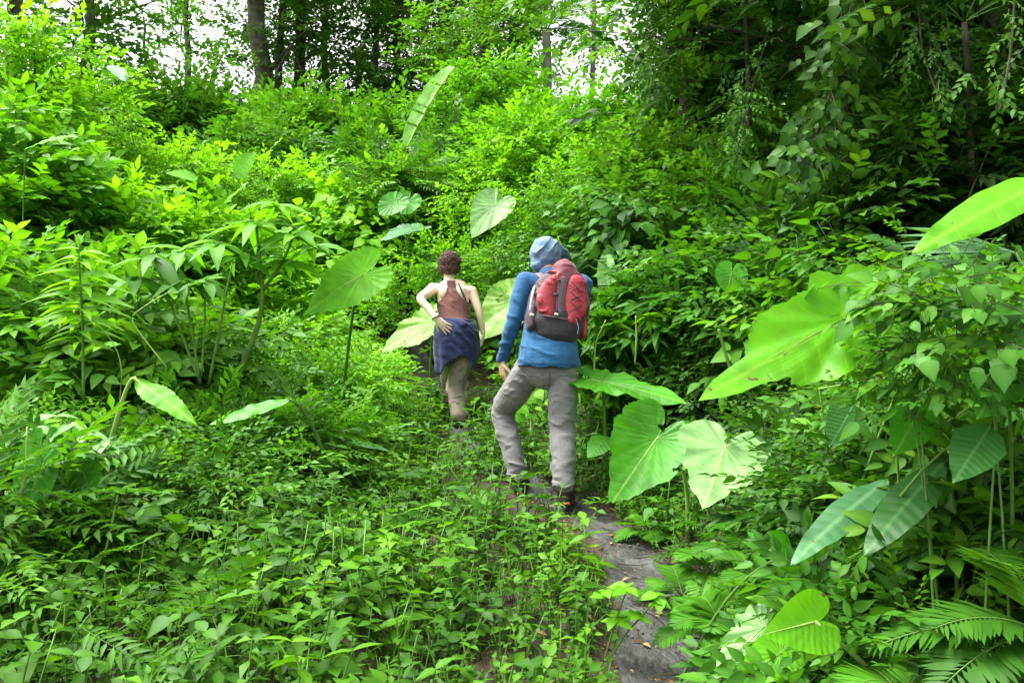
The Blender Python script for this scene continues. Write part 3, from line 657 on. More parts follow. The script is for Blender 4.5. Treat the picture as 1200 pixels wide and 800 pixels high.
# ------------------------------------------------------------------ ferns
def fern(px, py, d, n, L, label, mat='fern', dirs=None, group='ferns beside the trail', lift=.0, ll=.10, w=.013, droop=.55, nl=34):
    r = np.random.default_rng(int(px+py)); p = at(px, py, d); gz = float(ground(p[0], d))
    t = thing('fern', (p[0], d, gz), label, 'fern', group); top = max(0.03, p[2]-gz-.12)
    for i in range(n):
        a = i*2.399+r.uniform(-.2, .2); el = r.uniform(.35, 1.0)
        dd = dirs[i] if dirs else (math.cos(a)*math.cos(el), math.sin(a)*math.cos(el)-.2, math.sin(el))
        link('frond', mesh_of('frond', frond((0, 0, top), dd, L*r.uniform(.8, 1.1), droop, nl=nl, ll=ll, w=w, hang=.15, r=r, tw=.0035, vee=.05, c=r.normal(0, .1)), [M[mat], M['stemg']]), t)
    if top > .06: link('stem', mesh_of('stem', tube([(0, 0, -.02), (0.01, 0, top*.5), (0, 0, top)], .006, 5, 0), [M['stemg']]), t)
    return t
fern(835, 640, 3.6, 8, .34, 'light green fern beside the trail below the pale ragged leaf')
fern(800, 668, 3.5, 7, .28, 'small fern leaning over the right edge of the trail')
fern(875, 615, 3.6, 8, .36, 'fern with feathery fronds under the pale ragged leaf')
fern(900, 655, 3.0, 8, .34, 'fern between the pale ragged leaf and the two lance leaves')
fern(845, 700, 2.9, 8, .28, 'low fern right of the trail in the lower part of the photo')
fern(945, 560, 4.0, 7, .36, 'fern in the shade right of the pale ragged leaf')
fern(760, 610, 4.4, 6, .24, 'small fern beneath the upright veined elephant ear leaf')
fern(40, 722, 2.6, 8, .36, 'yellow-green fern in the bottom left corner')
fern(175, 700, 3.2, 5, .22, 'little dark fern on the bare soil of the lower left bank', 'mid')
fern(205, 765, 2.5, 8, .22, 'small fern at the bottom edge left of centre', 'fern')
fern(300, 590, 4.1, 7, .34, 'feathery fern in the middle of the left bank')
fern(700, 455, 5.6, 7, .34, 'fern behind the grey trousers of the hooded walker')
fern(1225, 680, 1.75, 6, .36, 'big broad fern at the right edge near the bottom', 'dark', ll=.14, w=.021, droop=.4, nl=20,
     dirs=[(-.9, -.1, .5), (-1, .2, .25), (-.8, -.3, .15), (-.4, -.2, .9), (.5, .4, .7), (.3, -.6, .5)])
fern(1010, 620, 2.6, 8, .34, 'shaded fern between the lance leaves and the yellow-green leaf stalk', 'mid')
fern(960, 660, 2.5, 8, .30, 'light fern above the bright heart leaf on the long stalk')
fern(1120, 600, 2.1, 7, .32, 'fern with arching fronds right of the lance leaves', 'mid')
fern(1060, 760, 1.8, 8, .26, 'fern at the bottom edge right of the bright heart leaf')
fern(822, 700, 3.0, 7, .24, 'fern arching over the right edge of the trail near the bottom')
# grey palm fan lying on the right bank
r = np.random.default_rng(5); p = at(1190, 296, 4.2); gz = float(ground(p[0], 4.2))
t = thing('fan_palm', (p[0], 4.2, gz), 'greyish palm fan with long narrow leaflets on the right bank', 'palm', 'palms'); fl = []
o = np.array([0, 0, p[2]-gz])
for i, a in enumerate(np.linspace(2.55, 3.5, 11)):
    L = .62*r.uniform(.9, 1.05); D = np.array([[math.cos(a), .12*math.sin(i), math.sin(a)*-.55+.08]])
    lf = soup([(-.008, 0, 0), (.008, 0, 0), (-.022, .4, .008), (.022, .4, .008), (0, .4, -.004), (-.018, .75, -.02), (.018, .75, -.02), (0, 1, -.1)], [(0, 1, 4), (0, 4, 2), (1, 3, 4), (2, 4, 5), (4, 6, 5), (4, 3, 6), (5, 6, 7)])
    fl.append(inst(lf, frames(D, np.array([[0, -.8, .6]]), L), o[None], [r.normal(0, .1)]))
link('blade', mesh_of('blade', merge(fl), [M['ear_blue']]), t)
link('stalk', mesh_of('stalk', tube(bez((.3, .1, -.1), (.25, 0, o[2]*.6), o, 7), np.linspace(.012, .008, 7), 6, 0), [M['stemg']]), t)

# leafy vines hanging from the right canopy
r = np.random.default_rng(99)
def vine(label, pl, n, kind='vin', mat='mid', sc=.8):
    P = np.array([at(*q) for q in pl]); k = np.linspace(0, len(P)-1, 24); P = np.stack([np.interp(k, np.arange(len(P)), P[:, i]) for i in range(3)], -1)
    for _ in range(4): P[1:-1] = (P[:-2]+P[2:]+2*P[1:-1])/4
    b = P[-1]; g0 = float(ground(b[0], b[1])); b = np.array([b[0], b[1], g0]); t = thing('hanging_vine', b, label, 'vine', 'vines hanging from the right canopy')
    link('stem', mesh_of('stem', tube(P-b, .006, 5, 0), [M['bark']]), t)
    q = r.uniform(0, 23, n); C = np.stack([np.interp(q, np.arange(24), P[:, i]) for i in range(3)], -1)-b+r.normal(0, .07, (n, 3))
    D = np.stack([r.normal(0, .6, n), r.normal(-.5, .4, n), r.uniform(-1.2, -.1, n)], -1); Nn = np.stack([r.normal(0, .3, n), r.uniform(-1, -.3, n), np.full(n, .7)], -1)
    g = put(kind, C, D, Nn, sc*r.uniform(.6, 1.2, n), r.normal(.05, .12, n), r); link('leaves', mesh_of('leaves', g, [M[mat], M['twig']]), t)
vine('leafy vine slanting down left of the bright sky gap on the right', [(905, 20, 6.6), (880, 110, 6.5), (868, 150, 6.4), (862, 190, 6.3)], 60, 'ovs', 'mid', .7)
vine('vine curtain beneath the dark palm fronds', [(760, -20, 8), (758, 60, 7.9), (770, 110, 7.8)], 60, 'ovs', 'dark', .8)
vine('long vine hanging through the middle of the dark right canopy', [(1000, -10, 6.0), (985, 70, 5.9), (960, 150, 5.8), (930, 220, 5.6)], 110, 'vin', 'dark', .7)
vine('vine with light leaves hanging down in the upper right quarter', [(1075, -10, 5.2), (1080, 60, 5.1), (1105, 130, 5.0)], 40, 'ovs', 'dark', .7)
vine('vine drooping at the right edge above the bright leaf', [(1190, -10, 3.8), (1185, 60, 3.8), (1172, 130, 3.7)], 24, 'ovs', 'dark', .6)
# ------------------------------------------------------------------ large single leaves
OUT = {
 'heart': ([0, 6, 14, 25, 40, 60, 85, 110, 135, 152, 164, 172, 178, 180], [1, .90, .78, .66, .57, .51, .48, .48, .48, .45, .36, .22, .10, .06]),
 'arrow': ([0, 8, 16, 28, 45, 65, 90, 115, 135, 150, 160, 170, 180], [1, .86, .72, .56, .45, .38, .35, .37, .43, .50, .48, .22, .05]),
 'round': ([0, 10, 30, 60, 90, 120, 150, 170, 176, 180], [.62, .6, .56, .53, .52, .52, .5, .44, .2, .08]),
}
def lamina(kind, L, W, r, na=120, nr=13, wave=.03, nw=9, cup=.12, droop=.2, rag=.0, fold=0, twist=0, holes=0, rip=0, lobes=None):
    """local: petiole joins at the origin, tip at +Y, face up +Z"""
    if kind in OUT:
        th, rr = OUT[kind]; th = np.radians(th)
        a = np.linspace(-math.pi, math.pi, na, endpoint=False)+1e-4
        R = np.interp(np.abs(a), th, rr)
        if rag: R = R*(1-rag*np.abs(np.interp(a, np.linspace(-math.pi, math.pi, 40), r.uniform(0, 1, 40)**2)))
        if rag: R = R*(1+.02*r.normal(0, 1, na))
        q = (np.arange(nr)/(nr-1))[:, None]
        X = np.sin(a)[None]*R[None]*q*(W/.96/L*1.0); Yv = np.cos(a)[None]*R[None]*q
        idx = lambda i, j: i*na+j % na
        T = []
        for i in range(nr-1):
            for j in range(na):
                if i: T += [(idx(i, j), idx(i, j+1), idx(i+1, j+1)), (idx(i, j), idx(i+1, j+1), idx(i+1, j))]
                else: T += [(idx(0, j), idx(1, j+1), idx(1, j))]
        edge = np.broadcast_to(q, X.shape); ang = np.broadcast_to(a[None], X.shape)
    else:   # strip blades: lance, banana
        nv = 40; nu = 9; v = np.linspace(0, 1, nv); u = np.linspace(-1, 1, nu)
        if kind == 'lance': wv = np.sin(np.pi*v**.85)**.75
        elif kind == 'banana': wv = np.clip(np.sin(np.pi*np.clip(v*.96+.02, 0, 1))**.35, 0, 1)
        else: wv = np.interp(v, [0, .08, .3, .6, .85, 1], [.05, .6, 1, .8, .35, 0])
        wv = wv*.5*W/L
        if rag: wv = wv*(1-rag*r.uniform(0, 1, nv)**2)
        X = wv[:, None]*u[None]; Yv = np.broadcast_to(v[:, None], X.shape).copy()
        edge = np.broadcast_to(np.abs(u)[None], X.shape); ang = Yv*6
        T = []
        for i in range(nv-1):
            if rip and r.uniform() < rip: continue_side = r.choice([-1, 1])
            else: continue_side = 0
            for j in range(nu-1):
                p = i*nu+j
                if continue_side == 1 and j >= nu//2: continue
                if continue_side == -1 and j < nu//2: continue
                T += [(p, p+1, p+nu+1), (p, p+nu+1, p+nu)]
    T = np.array(T); X = X.ravel(); Yv = Yv.ravel(); edge = edge.ravel(); ang = ang.ravel()
    ph = r.uniform(0, 6)
    if kind not in OUT: nw = 2.1; wave = wave*.7
    Z = fold*np.abs(X)+cup*X*X*2-droop*Yv*np.abs(Yv)*.8+wave*edge**2*np.sin(nw*ang+ph+2*np.sin(1.7*ang+ph))*(.6+.4*np.sin(1.3*ang+2*ph))+.3*wave*edge*np.sin(2.3*nw*ang+1)
    s = Yv-np.abs(X)**1.15*.55; Z = Z+.005*np.abs(np.sin(s*8*math.pi))*edge**.5*(kind in OUT)
    if twist: a2 = twist*Yv; X, Z = X*np.cos(a2)-Z*np.sin(a2), X*np.sin(a2)+Z*np.cos(a2)
    V = np.stack([X, Yv, Z], -1); U = np.stack([V[:, 0], Yv, np.zeros(len(X))], -1)
    if holes:
        ce = V[T].mean(1); kill = np.zeros(len(T), bool)
        for _ in range(holes):
            c0 = ce[r.integers(0, len(ce))]; rad = r.uniform(.02, .07); ao = np.arctan2(ce[:, 1]-c0[1], ce[:, 0]-c0[0])
            kill |= np.hypot(ce[:, 0]-c0[0], ce[:, 1]-c0[1]) < rad*(1+.4*np.sin(3*ao+_))
        T = T[~kill]
    return V*L, T, U
def bigleaf(name, label, cat, attach, tip, nrmv, width, mat, kind='heart', root=None, group=None, pet='stemg', pr=.009, bend=(0, 0, .3), rootz=None, **kw):
    r = np.random.default_rng(int(abs(attach[0]*1000+tip[2]*777)) % 9999)
    A = at(*attach); Tp = at(*tip); L = float(np.linalg.norm(Tp-A))
    if kind == 'round': L = L/.62
    V, T, U = lamina(kind, L, width, r, **kw)
    R = frames((Tp-A)[None], np.array([nrmv], float))[0]
    rt = np.array(root if root is not None else (A[0]+r.choice([-1, 1])*r.uniform(.2, .4), A[1]+r.uniform(.25, .45)), float)
    gz = float(ground(rt[0], rt[1])) if rootz is None else rootz
    base = np.array([rt[0], rt[1], gz])
    t = thing(name, base, label, cat, group)
    W = V@R.T+A-base
    link('blade', new_mesh('blade', W, T, None, None, [M[mat]], uv=U), t)
    a = A-base; b = np.array([a[0]*.5, a[1]*.5, a[2]*.6])+np.array(bend)*a[2]
    pts = bez((0, 0, -.03), b, a, 12)
    link('petiole', mesh_of('petiole', tube(pts, np.linspace(pr*1.5, pr*.8, 12), 8, 0), [M[pet]]), t)
    # pale midrib standing proud under the blade
    mid = np.stack([np.zeros(16), np.linspace(0, .93, 16), np.zeros(16)], -1)
    cand = np.abs(U[:, 0]) < .02
    mz = np.interp(mid[:, 1], np.sort(U[cand, 1]), V[cand][np.argsort(U[cand, 1]), 2]/L) if cand.sum() > 3 else 0
    mid[:, 2] = mz-.003
    link('midrib', mesh_of('midrib', tube((mid*L)@R.T+a, np.linspace(pr*.42, pr*.10, 16), 6, 0), [M[pet]]), t)
    return t
EG = 'large elephant ear leaves'
E = 'elephant_ear'; EC = 'elephant ear leaf'
bigleaf(E, 'upright green elephant ear leaf with clear pale veins right of the trail', EC, (770, 513, 4.0), (716, 588, 3.86), (-.25, -1, .35), .44, 'ear', 'heart', group=EG, root=(.95, 4.25), pet='stemy', wave=.02, cup=.25, fold=.1, droop=.12, holes=2, bend=(.2, .1, .3), rag=.05)
bigleaf(E, 'pale whitish green ragged elephant ear leaf beside the veined upright one', EC, (850, 524, 3.45), (826, 588, 3.1), (.05, -.8, .9), .42, 'ear_pale', 'heart', group=EG, root=(1.15, 3.9), pet='stemy', wave=.03, nw=7, cup=.1, rag=.12, droop=.1)
bigleaf(E, 'low flat glossy elephant ear leaf just right of the grey trousers', EC, (705, 447, 4.9), (805, 466, 4.6), (-.1, -.35, 1), .42, 'ear', 'arrow', group=EG, root=(.62, 5.1), wave=.03, cup=-.2, droop=.12, fold=.15)
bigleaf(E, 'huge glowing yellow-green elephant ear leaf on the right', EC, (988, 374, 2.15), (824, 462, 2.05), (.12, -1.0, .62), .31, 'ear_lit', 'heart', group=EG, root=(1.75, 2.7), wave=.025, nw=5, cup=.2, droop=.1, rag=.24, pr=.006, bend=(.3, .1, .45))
bigleaf(E, 'pale greyish elephant ear leaf standing alone high above the walkers', EC, (580, 240, 8.6), (552, 274, 8.4), (-.1, -1, .5), .46, 'ear_pale', 'heart', group=EG, root=(-.15, 8.9), wave=.02, cup=.2)
bigleaf(E, 'blotched yellow elephant ear leaf with insect holes left of the woman', EC, (508, 376, 7.35), (437, 410, 7.15), (-.25, -.8, .8), .48, 'ear_dam', 'heart', group=EG, root=(-.8, 7.6), wave=.025, rag=.15, holes=5, cup=.1)
bigleaf(E, 'wide light green elephant ear leaf seen between the two walkers', EC, (606, 352, 7.5), (560, 392, 7.3), (-.1, -.7, .8), .62, 'ear_dam', 'heart', group=EG, root=(.05, 7.8), wave=.02, cup=.12)
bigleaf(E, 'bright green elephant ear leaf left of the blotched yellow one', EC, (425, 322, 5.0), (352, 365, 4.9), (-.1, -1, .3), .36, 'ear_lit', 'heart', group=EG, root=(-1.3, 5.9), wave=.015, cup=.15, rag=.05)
bigleaf(E, 'bright heart shaped leaf on a long yellow stalk at the bottom right', EC, (955, 728, 1.9), (900, 742, 1.85), (-.25, -1, .35), .15, 'ear_lit', 'heart', group=EG, root=(1.25, 2.1), pet='stemy', wave=.015, pr=.0065, bend=(.10, 0, -.15), cup=.2)
bigleaf(E, 'crinkled pale leaf at the bottom edge right of the trail', EC, (895, 735, 2.2), (832, 790, 2.1), (-.2, -.6, 1), .15, 'ear_pale', 'heart', group=EG, root=(.85, 2.45), wave=.05, rag=.15, pr=.005)
bigleaf(E, 'bright green leaf folded under the crinkled pale one at the bottom edge', EC, (915, 765, 2.05), (860, 800, 2.0), (-.1, -.8, .8), .12, 'ear_lit', 'heart', group=EG, root=(.85, 2.3), wave=.03, pr=.005)
bigleaf(E, 'bright yellow-green leaf reaching in at the upper right edge', EC, (1240, 205, 1.9), (1076, 277, 1.8), (-.1, -.8, .75), .11, 'ear_lit', 'lance', group=EG, root=(1.5, 2.3), wave=.02, droop=.15, pr=.005)
bigleaf(E, 'greyish round leaf right of the bright vine bush on the left slope', EC, (462, 238, 9.0), (445, 250, 8.9), (0, -.9, .6), .30, 'ear', 'round', group=EG, wave=.02)
bigleaf(E, 'second greyish round leaf, higher and closer to the dark hollow', EC, (478, 236, 9.3), (470, 250, 9.2), (.1, -.9, .6), .30, 'ear', 'round', group=EG, wave=.02)
bigleaf(E, 'flat pale leaf below the two greyish round leaves', EC, (485, 268, 8.6), (446, 275, 8.3), (0, -.4, 1), .36, 'ear_blue', 'heart', group=EG, wave=.02)
bigleaf('climbing_plant', 'single round green leaf on the shaded right slope', 'round leaf', (857, 322, 5.2), (853, 342, 5.15), (0, -1, .4), .2, 'ear', 'round', wave=.01, group=None)
LG = 'long broad leaves'
bigleaf('broad_leaf_plant', 'drooping green leaf with brown tip on a curved pale stalk at the left', 'broad leaf', (160, 446, 3.5), (232, 492, 3.35), (.4, -.7, .8), .13, 'ear_lit', 'leaf', group=LG, root=(-1.95, 3.6), pet='stemy', bend=(.1, 0, .55), droop=.1, wave=.03, rag=.15)
bigleaf('broad_leaf_plant', 'pale glossy long leaf lying flat left of the trail', 'broad leaf', (340, 468, 4.1), (244, 494, 3.95), (-.1, -.6, 1), .11, 'ear', 'lance', group=LG, wave=.02, droop=.05)
bigleaf('broad_leaf_plant', 'small flat glossy leaf left of the woman\'s boots', 'broad leaf', (398, 516, 4.8), (455, 519, 4.7), (.1, -.4, 1), .07, 'ear_blue', 'lance', group=LG, wave=.01)
bigleaf('lance_leaf_plant', 'left one of the two long bluish lance leaves on the right bank', 'lance leaf', (1040, 562, 2.3), (928, 642, 2.05), (-.5, -.7, .8), .10, 'ear_blue', 'lance', group='lance leaves on the right bank', root=(1.25, 2.5), droop=.15, wave=.015, pr=.004)
bigleaf('lance_leaf_plant', 'right one of the two long lance leaves on the right bank', 'lance leaf', (1105, 542, 2.1), (1012, 640, 1.95), (-.5, -.7, .8), .11, 'ear_dark', 'lance', group='lance leaves on the right bank', root=(1.35, 2.3), droop=.12, wave=.015, pr=.004)
bigleaf('banana_plant', 'upright curled banana leaf with a pale underside in the centre background', 'banana leaf', (478, 172, 11.5), (520, 72, 11.3), (-.75, -.6, .2), .42, 'banana', 'banana', rip=.1, droop=.18, wave=.02, fold=.5, group=None, root=(-1.6, 11.8), pr=.02)
bigleaf('dead_palm_leaf', 'pale dry folded leaf hanging upright right of the backpack', 'dead leaf', (711, 299, 6.4), (714, 352, 6.3), (-.4, -1, .1), .16, 'ear_pale', 'banana', fold=.5, group=None, root=(.95, 6.7), droop=.02, rip=.15)
for i, (a, tp, n_, w, m_, lab) in enumerate([
    ((130, 76, 7.5), (148, 92, 7.3), (.2, -.6, 1), .16, 'ear_blue', 'pale leaf tip against the dark bushes at the upper left'),
    ((30, 175, 5.4), (75, 152, 5.2), (0, -.7, 1), .16, 'ear_lit', 'broad bright leaf at the left edge of the upper slope'),
    ((275, 205, 7.0), (298, 178, 6.9), (0, -1, .4), .24, 'ear_lit', 'bright upright leaf in the yellow-green slope'),
    ((232, 208, 7.2), (195, 200, 7.0), (0, -.8, .7), .18, 'ear_lit', 'bright flat leaf left of the upright one on the yellow slope'),
    ((45, 545, 3.2), (30, 610, 3.1), (.1, -1, .3), .16, 'ear', 'wide shaded leaf hanging at the left edge'),
    ((100, 560, 3.3), (108, 590, 3.25), (.1, -1, .3), .13, 'ear', 'round shaded leaf next to the wide hanging one at the left'),
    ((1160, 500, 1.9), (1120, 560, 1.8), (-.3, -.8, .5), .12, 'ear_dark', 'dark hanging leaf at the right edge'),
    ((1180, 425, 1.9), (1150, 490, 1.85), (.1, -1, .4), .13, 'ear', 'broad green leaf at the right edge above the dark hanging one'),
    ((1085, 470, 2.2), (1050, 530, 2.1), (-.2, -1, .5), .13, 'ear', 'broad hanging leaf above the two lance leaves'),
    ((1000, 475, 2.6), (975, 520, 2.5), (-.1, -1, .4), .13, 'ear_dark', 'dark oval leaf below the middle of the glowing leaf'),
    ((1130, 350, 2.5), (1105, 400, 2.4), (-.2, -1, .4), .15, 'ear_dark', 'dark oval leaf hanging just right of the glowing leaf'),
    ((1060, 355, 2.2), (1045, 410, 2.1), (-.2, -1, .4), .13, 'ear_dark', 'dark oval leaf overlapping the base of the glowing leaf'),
    ((1150, 330, 2.3), (1175, 375, 2.2), (.1, -1, .4), .12, 'ear', 'green oval leaf at the right edge beside the glowing leaf'),
    ((930, 650, 2.6), (905, 622, 2.5), (-.2, -.8, .7), .1, 'ear', 'small green leaf above the ferns on the right bank'),
    ((712, 512, 4.9), (688, 534, 4.8), (0, -.6, .8), .16, 'ear', 'greyish leaf low behind the veined upright leaf'),
    ((610, 470, 5.9), (596, 500, 5.8), (0, -1, .4), .2, 'ear_lit', 'light green leaf visible between the legs of the hooded walker')]):
    bigleaf('broad_leaf_plant', lab, 'broad leaf', a, tp, n_, w, m_, 'leaf' if 'hanging at the left' not in lab and 'round shaded' not in lab else 'round', group='scattered broad leaves', wave=.02, pr=.004, droop=.12)

# ------------------------------------------------------------------ saplings with their own outline
def sapling(label, name, base, stems, leaves, mat, bark='stemg', group='saplings', w=.15):
    """stems: list of pixel polylines (px,py,d) ; leaves: (px,py,d,dx,dz,dy,len)"""
    b = at(*base); gz = float(ground(b[0], b[1])); B = np.array([b[0], b[1], gz]); t = thing(name, B, label, 'sapling', group)
    st = []
    for pl, r0, r1 in stems:
        P = np.array([at(*q) for q in pl])-B
        if P[0, 2] < .3: P[0, 2] = -.03
        k = np.linspace(0, len(P)-1, 12); P = np.stack([np.interp(k, np.arange(len(P)), P[:, i]) for i in range(3)], -1)
        st.append(tube(P, np.linspace(r0, r1, 12), 6, 0))
    link('stem', mesh_of('stem', merge(st), [M[bark]]), t)
    lf = leaf_hi(w, .05, .28)
    P = []; D = []; s = []; c = []
    r = np.random.default_rng(int(base[0]))
    for (px, py, d, dx, dz, dy, L) in leaves:
        P.append(at(px, py, d)-B); D.append((dx, dy, dz)); s.append(L); c.append(r.normal(0, .1))
    D = np.array(D, float); g = inst(lf, frames(D, np.tile([0, -.25, 1.], (len(D), 1))+r.normal(0, .15, (len(D), 3)), np.array(s)), np.array(P), c)
    link('leaves', mesh_of('leaves', g, [M[mat]]), t)
    return t
lv = []
for i, (py, L) in enumerate([(292, .16), (302, .2), (318, .24), (330, .26), (345, .27), (357, .25), (370, .24), (383, .2), (395, .18)]):
    for sd in (-1, 1):
        lv.append((94, py+(4 if sd > 0 else 0), 4.0, sd, .12-.05*i*.3, -.25*(-1)**i, L*1.05)); lv.append((94, py+5, 4.0, sd*.6, -.05, .6*(-1)**i, L*.8))
lv += [(92, 290, 4.0, -.1, 1, 0, .09), (92, 290, 4.0, .12, 1, .1, .08)]
sapling('tall single stem with tiers of long horizontal leaves at the left', 'tiered_sapling', (98, 470, 4.0), [([(98, 470, 4.0), (97, 380, 4.0), (92, 290, 4.0)], .009, .004)], lv, 'bright', w=.13)
r = np.random.default_rng(77); lv = []
def whorl(px, py, d, n=8, L=.3, el=-.1):
    a0 = r.uniform(0, 6)
    for k in range(n):
        a = a0+k*6.283/n; lv.append((px+r.uniform(-4, 4), py+r.uniform(-4, 4), d, math.cos(a), el+r.normal(0, .15), math.sin(a), L*r.uniform(.75, 1.1)))
for px, py, L in [(300, 262, .36), (345, 275, .28), (255, 285, .32), (320, 240, .26), (282, 300, .28), (335, 305, .26), (215, 292, .3), (370, 292, .22)]: whorl(px, py, 4.9, 9, L)
sapling('forked sapling with a pale curved stem and spreading long leaves', 'forked_sapling', (262, 480, 4.9),
        [([(262, 480, 4.9), (288, 420, 4.9), (306, 370, 4.9), (308, 335, 4.9), (300, 262, 4.9)], .024, .008), ([(308, 340, 4.9), (330, 310, 4.9), (345, 275, 4.9), (370, 292, 4.9)], .012, .004),
         ([(307, 335, 4.9), (282, 300, 4.9), (255, 285, 4.9), (215, 292, 4.9)], .010, .004)], lv, 'fresh', bark='stemg', w=.14)
lv = []
for px, py, L in [(180, 300, .3), (215, 330, .26), (160, 325, .26), (240, 330, .24)]: whorl(px, py, 4.6, 8, L, -.35)
sapling('sapling with arching dark drooping leaves left of the forked one', 'arching_sapling', (230, 440, 4.6),
        [([(235, 450, 4.6), (205, 370, 4.6), (180, 300, 4.6)], .010, .004), ([(245, 450, 4.6), (262, 360, 4.6), (272, 308, 4.6)], .010, .004), ([(235, 450, 4.6), (225, 390, 4.6), (215, 330, 4.6), (160, 325, 4.6)], .009, .004), ([(236, 440, 4.6), (240, 380, 4.6), (240, 330, 4.6)], .008, .004)], lv, 'mid', w=.15)
lv = []
for px, py in [(65, 488), (88, 492), (105, 505), (75, 505), (60, 515), (95, 520), (118, 515), (50, 498)]: whorl(px, py, 3.3, 3, .10, -.2)
sapling('bluish green clump of small lobed leaves low at the left', 'leafy_seedling', (80, 575, 3.3), [([(80, 575, 3.3), (82, 530, 3.3), (85, 495, 3.3)], .005, .003)], lv, 'pale', w=.4)
lv = []
for px, py in [(400, 620), (412, 650), (440, 640), (430, 665), (395, 650), (455, 630)]: whorl(px, py, 3.4, 5, .085, 0)
sapling('knee high bright leafy herb left of the trail in the lower centre', 'leafy_herb', (425, 720, 3.4), [([(425, 720, 3.4), (420, 660, 3.4), (412, 620, 3.4)], .004, .003), ([(425, 720, 3.4), (440, 670, 3.4), (450, 635, 3.4)], .004, .003)], lv, 'bright', w=.28)
lv = []
for px, py in [(735, 690), (710, 695), (745, 720), (770, 700), (720, 725)]: whorl(px, py, 3.0, 5, .08, 0)
sapling('round leaved herb overhanging the left edge of the dirt trail', 'leafy_herb', (705, 775, 3.0), [([(705, 775, 3.0), (720, 730, 3.0), (735, 690, 3.0)], .004, .003), ([(705, 775, 3.0), (735, 740, 3.0), (770, 702, 3.0)], .004, .003)], lv, 'fresh', w=.34)
# bare pale stems and vines
def stem(label, pl, r0, r1, mat='stemy', name='bare_stem', group='bare stems'):
    P = np.array([at(*q) for q in pl]); b = P[0].copy(); g0 = float(ground(b[0], b[1]))
    t = thing('stalk_plant', (b[0], b[1], g0), label, 'plant stem', group)
    k = np.linspace(0, len(P)-1, 16); P = np.stack([np.interp(k, np.arange(len(P)), P[:, i]) for i in range(3)], -1)
    for _ in range(2): P[1:-1] = (P[:-2]+P[2:]+2*P[1:-1])/4
    if P[0, 2]-g0 < .35: P[0, 2] = g0-.02
    else:
        e = P[0]+np.array([.25 if pl[0][0] > 600 else -.25, .45, 0]); e[2] = float(ground(e[0], e[1]))-.02; P = np.vstack([bez(e, (e+P[0])/2+[0, 0, .25], P[0], 8)[:-1], P])
    b = P[0].copy(); g0 = float(ground(b[0], b[1])); t.location = (b[0], b[1], g0); r0 = np.interp(np.arange(len(P)), [0, len(P)-1], [r0, r1])
    link('stem', mesh_of('stem', tube(P-[b[0], b[1], g0], r0, 6, 0), [M[mat]]), t); return t
stem('pale upright stem at the far left lower edge', [(5, 690, 3.0), (12, 620, 3.0), (30, 560, 3.0), (32, 500, 3.0)], .007, .004)
stem('pale leaning stem on the lower left bank', [(108, 705, 3.1), (125, 640, 3.1), (138, 580, 3.1)], .006, .004)
stem('thin arching tendril left of the forked sapling', [(143, 440, 4.0), (140, 415, 4.0), (125, 390, 4.0), (105, 372, 4.0), (85, 360, 4.0)], .003, .002)
stem('slanting pale stem across the left bush', [(195, 430, 4.3), (150, 373, 4.3), (175, 355, 4.3), (202, 340, 4.3)], .005, .003)
stem('brown woody stick leaning on the lower left bank', [(250, 745, 3.0), (262, 710, 3.0), (300, 680, 3.1)], .006, .004, 'bark')
stem('thick shaded stem behind the glowing leaf', [(868, 470, 4.6), (852, 420, 4.6), (842, 385, 4.6)], .012, .009, 'stemg')
stem('thin upright pale stem right of the backpack', [(696, 440, 5.3), (698, 400, 5.3), (710, 375, 5.3)], .007, .004, 'stemy')
stem('second upright pale stem right of the backpack', [(744, 425, 5.3), (746, 395, 5.3), (745, 370, 5.3)], .008, .005, 'stemy')
stem('pale bare twig crossing the shrubs at the right edge', [(1050, 525, 2.2), (1120, 490, 2.2), (1180, 440, 2.2), (1200, 430, 2.2)], .004, .002, 'stemy')
stem('pale diagonal twig under the glowing leaf', [(960, 455, 2.6), (1060, 440, 2.6), (1100, 430, 2.6)], .003, .002, 'stemy')
# white flower heads
M['flower'] = plain('white_flower', (.75, .72, .76), .6)
for i, (px, py, d, lab) in enumerate([(328, 673, 3.3, 'left one of the white flower pair on the lower left bank'), (342, 670, 3.35, 'right one of the white flower pair on the lower left bank'), (322, 715, 3.0, 'small white flower just below the white flower pair'), (95, 693, 3.05, 'small white flower on the bare soil at the lower left'), (97, 725, 2.9, 'lower small white flower near the bottom left ferns'),
        (371, 661, 3.5, 'tiny white flower right of the white flower pair'), (496, 638, 3.7, 'tiny white flower in the herbs below the woman'), (395, 560, 4.4, 'tiny white flower in the middle of the herb slope')]):
    p = at(px, py, d); gz = float(ground(p[0], d)); h = max(p[2]-gz, .06); t = thing('white_flower', (p[0], d, gz), lab, 'flower', 'small white flowers')
    r = np.random.default_rng(i); k = 26; Dn = nrm(r.normal(0, 1, (k, 3))+[0, -.2, .8])
    g = inst(leaf_lo(.5, .1, .2), frames(Dn, r.normal(0, 1, (k, 3)), .018), np.array([0, 0, h])+Dn*.004)
    link('petals', mesh_of('petals', g, [M['flower']]), t); link('stem', mesh_of('stem', tube([(0, 0, -.02), (.005, 0, h*.5), (0, 0, h)], .0018, 5, 0), [M['stemg']]), t)
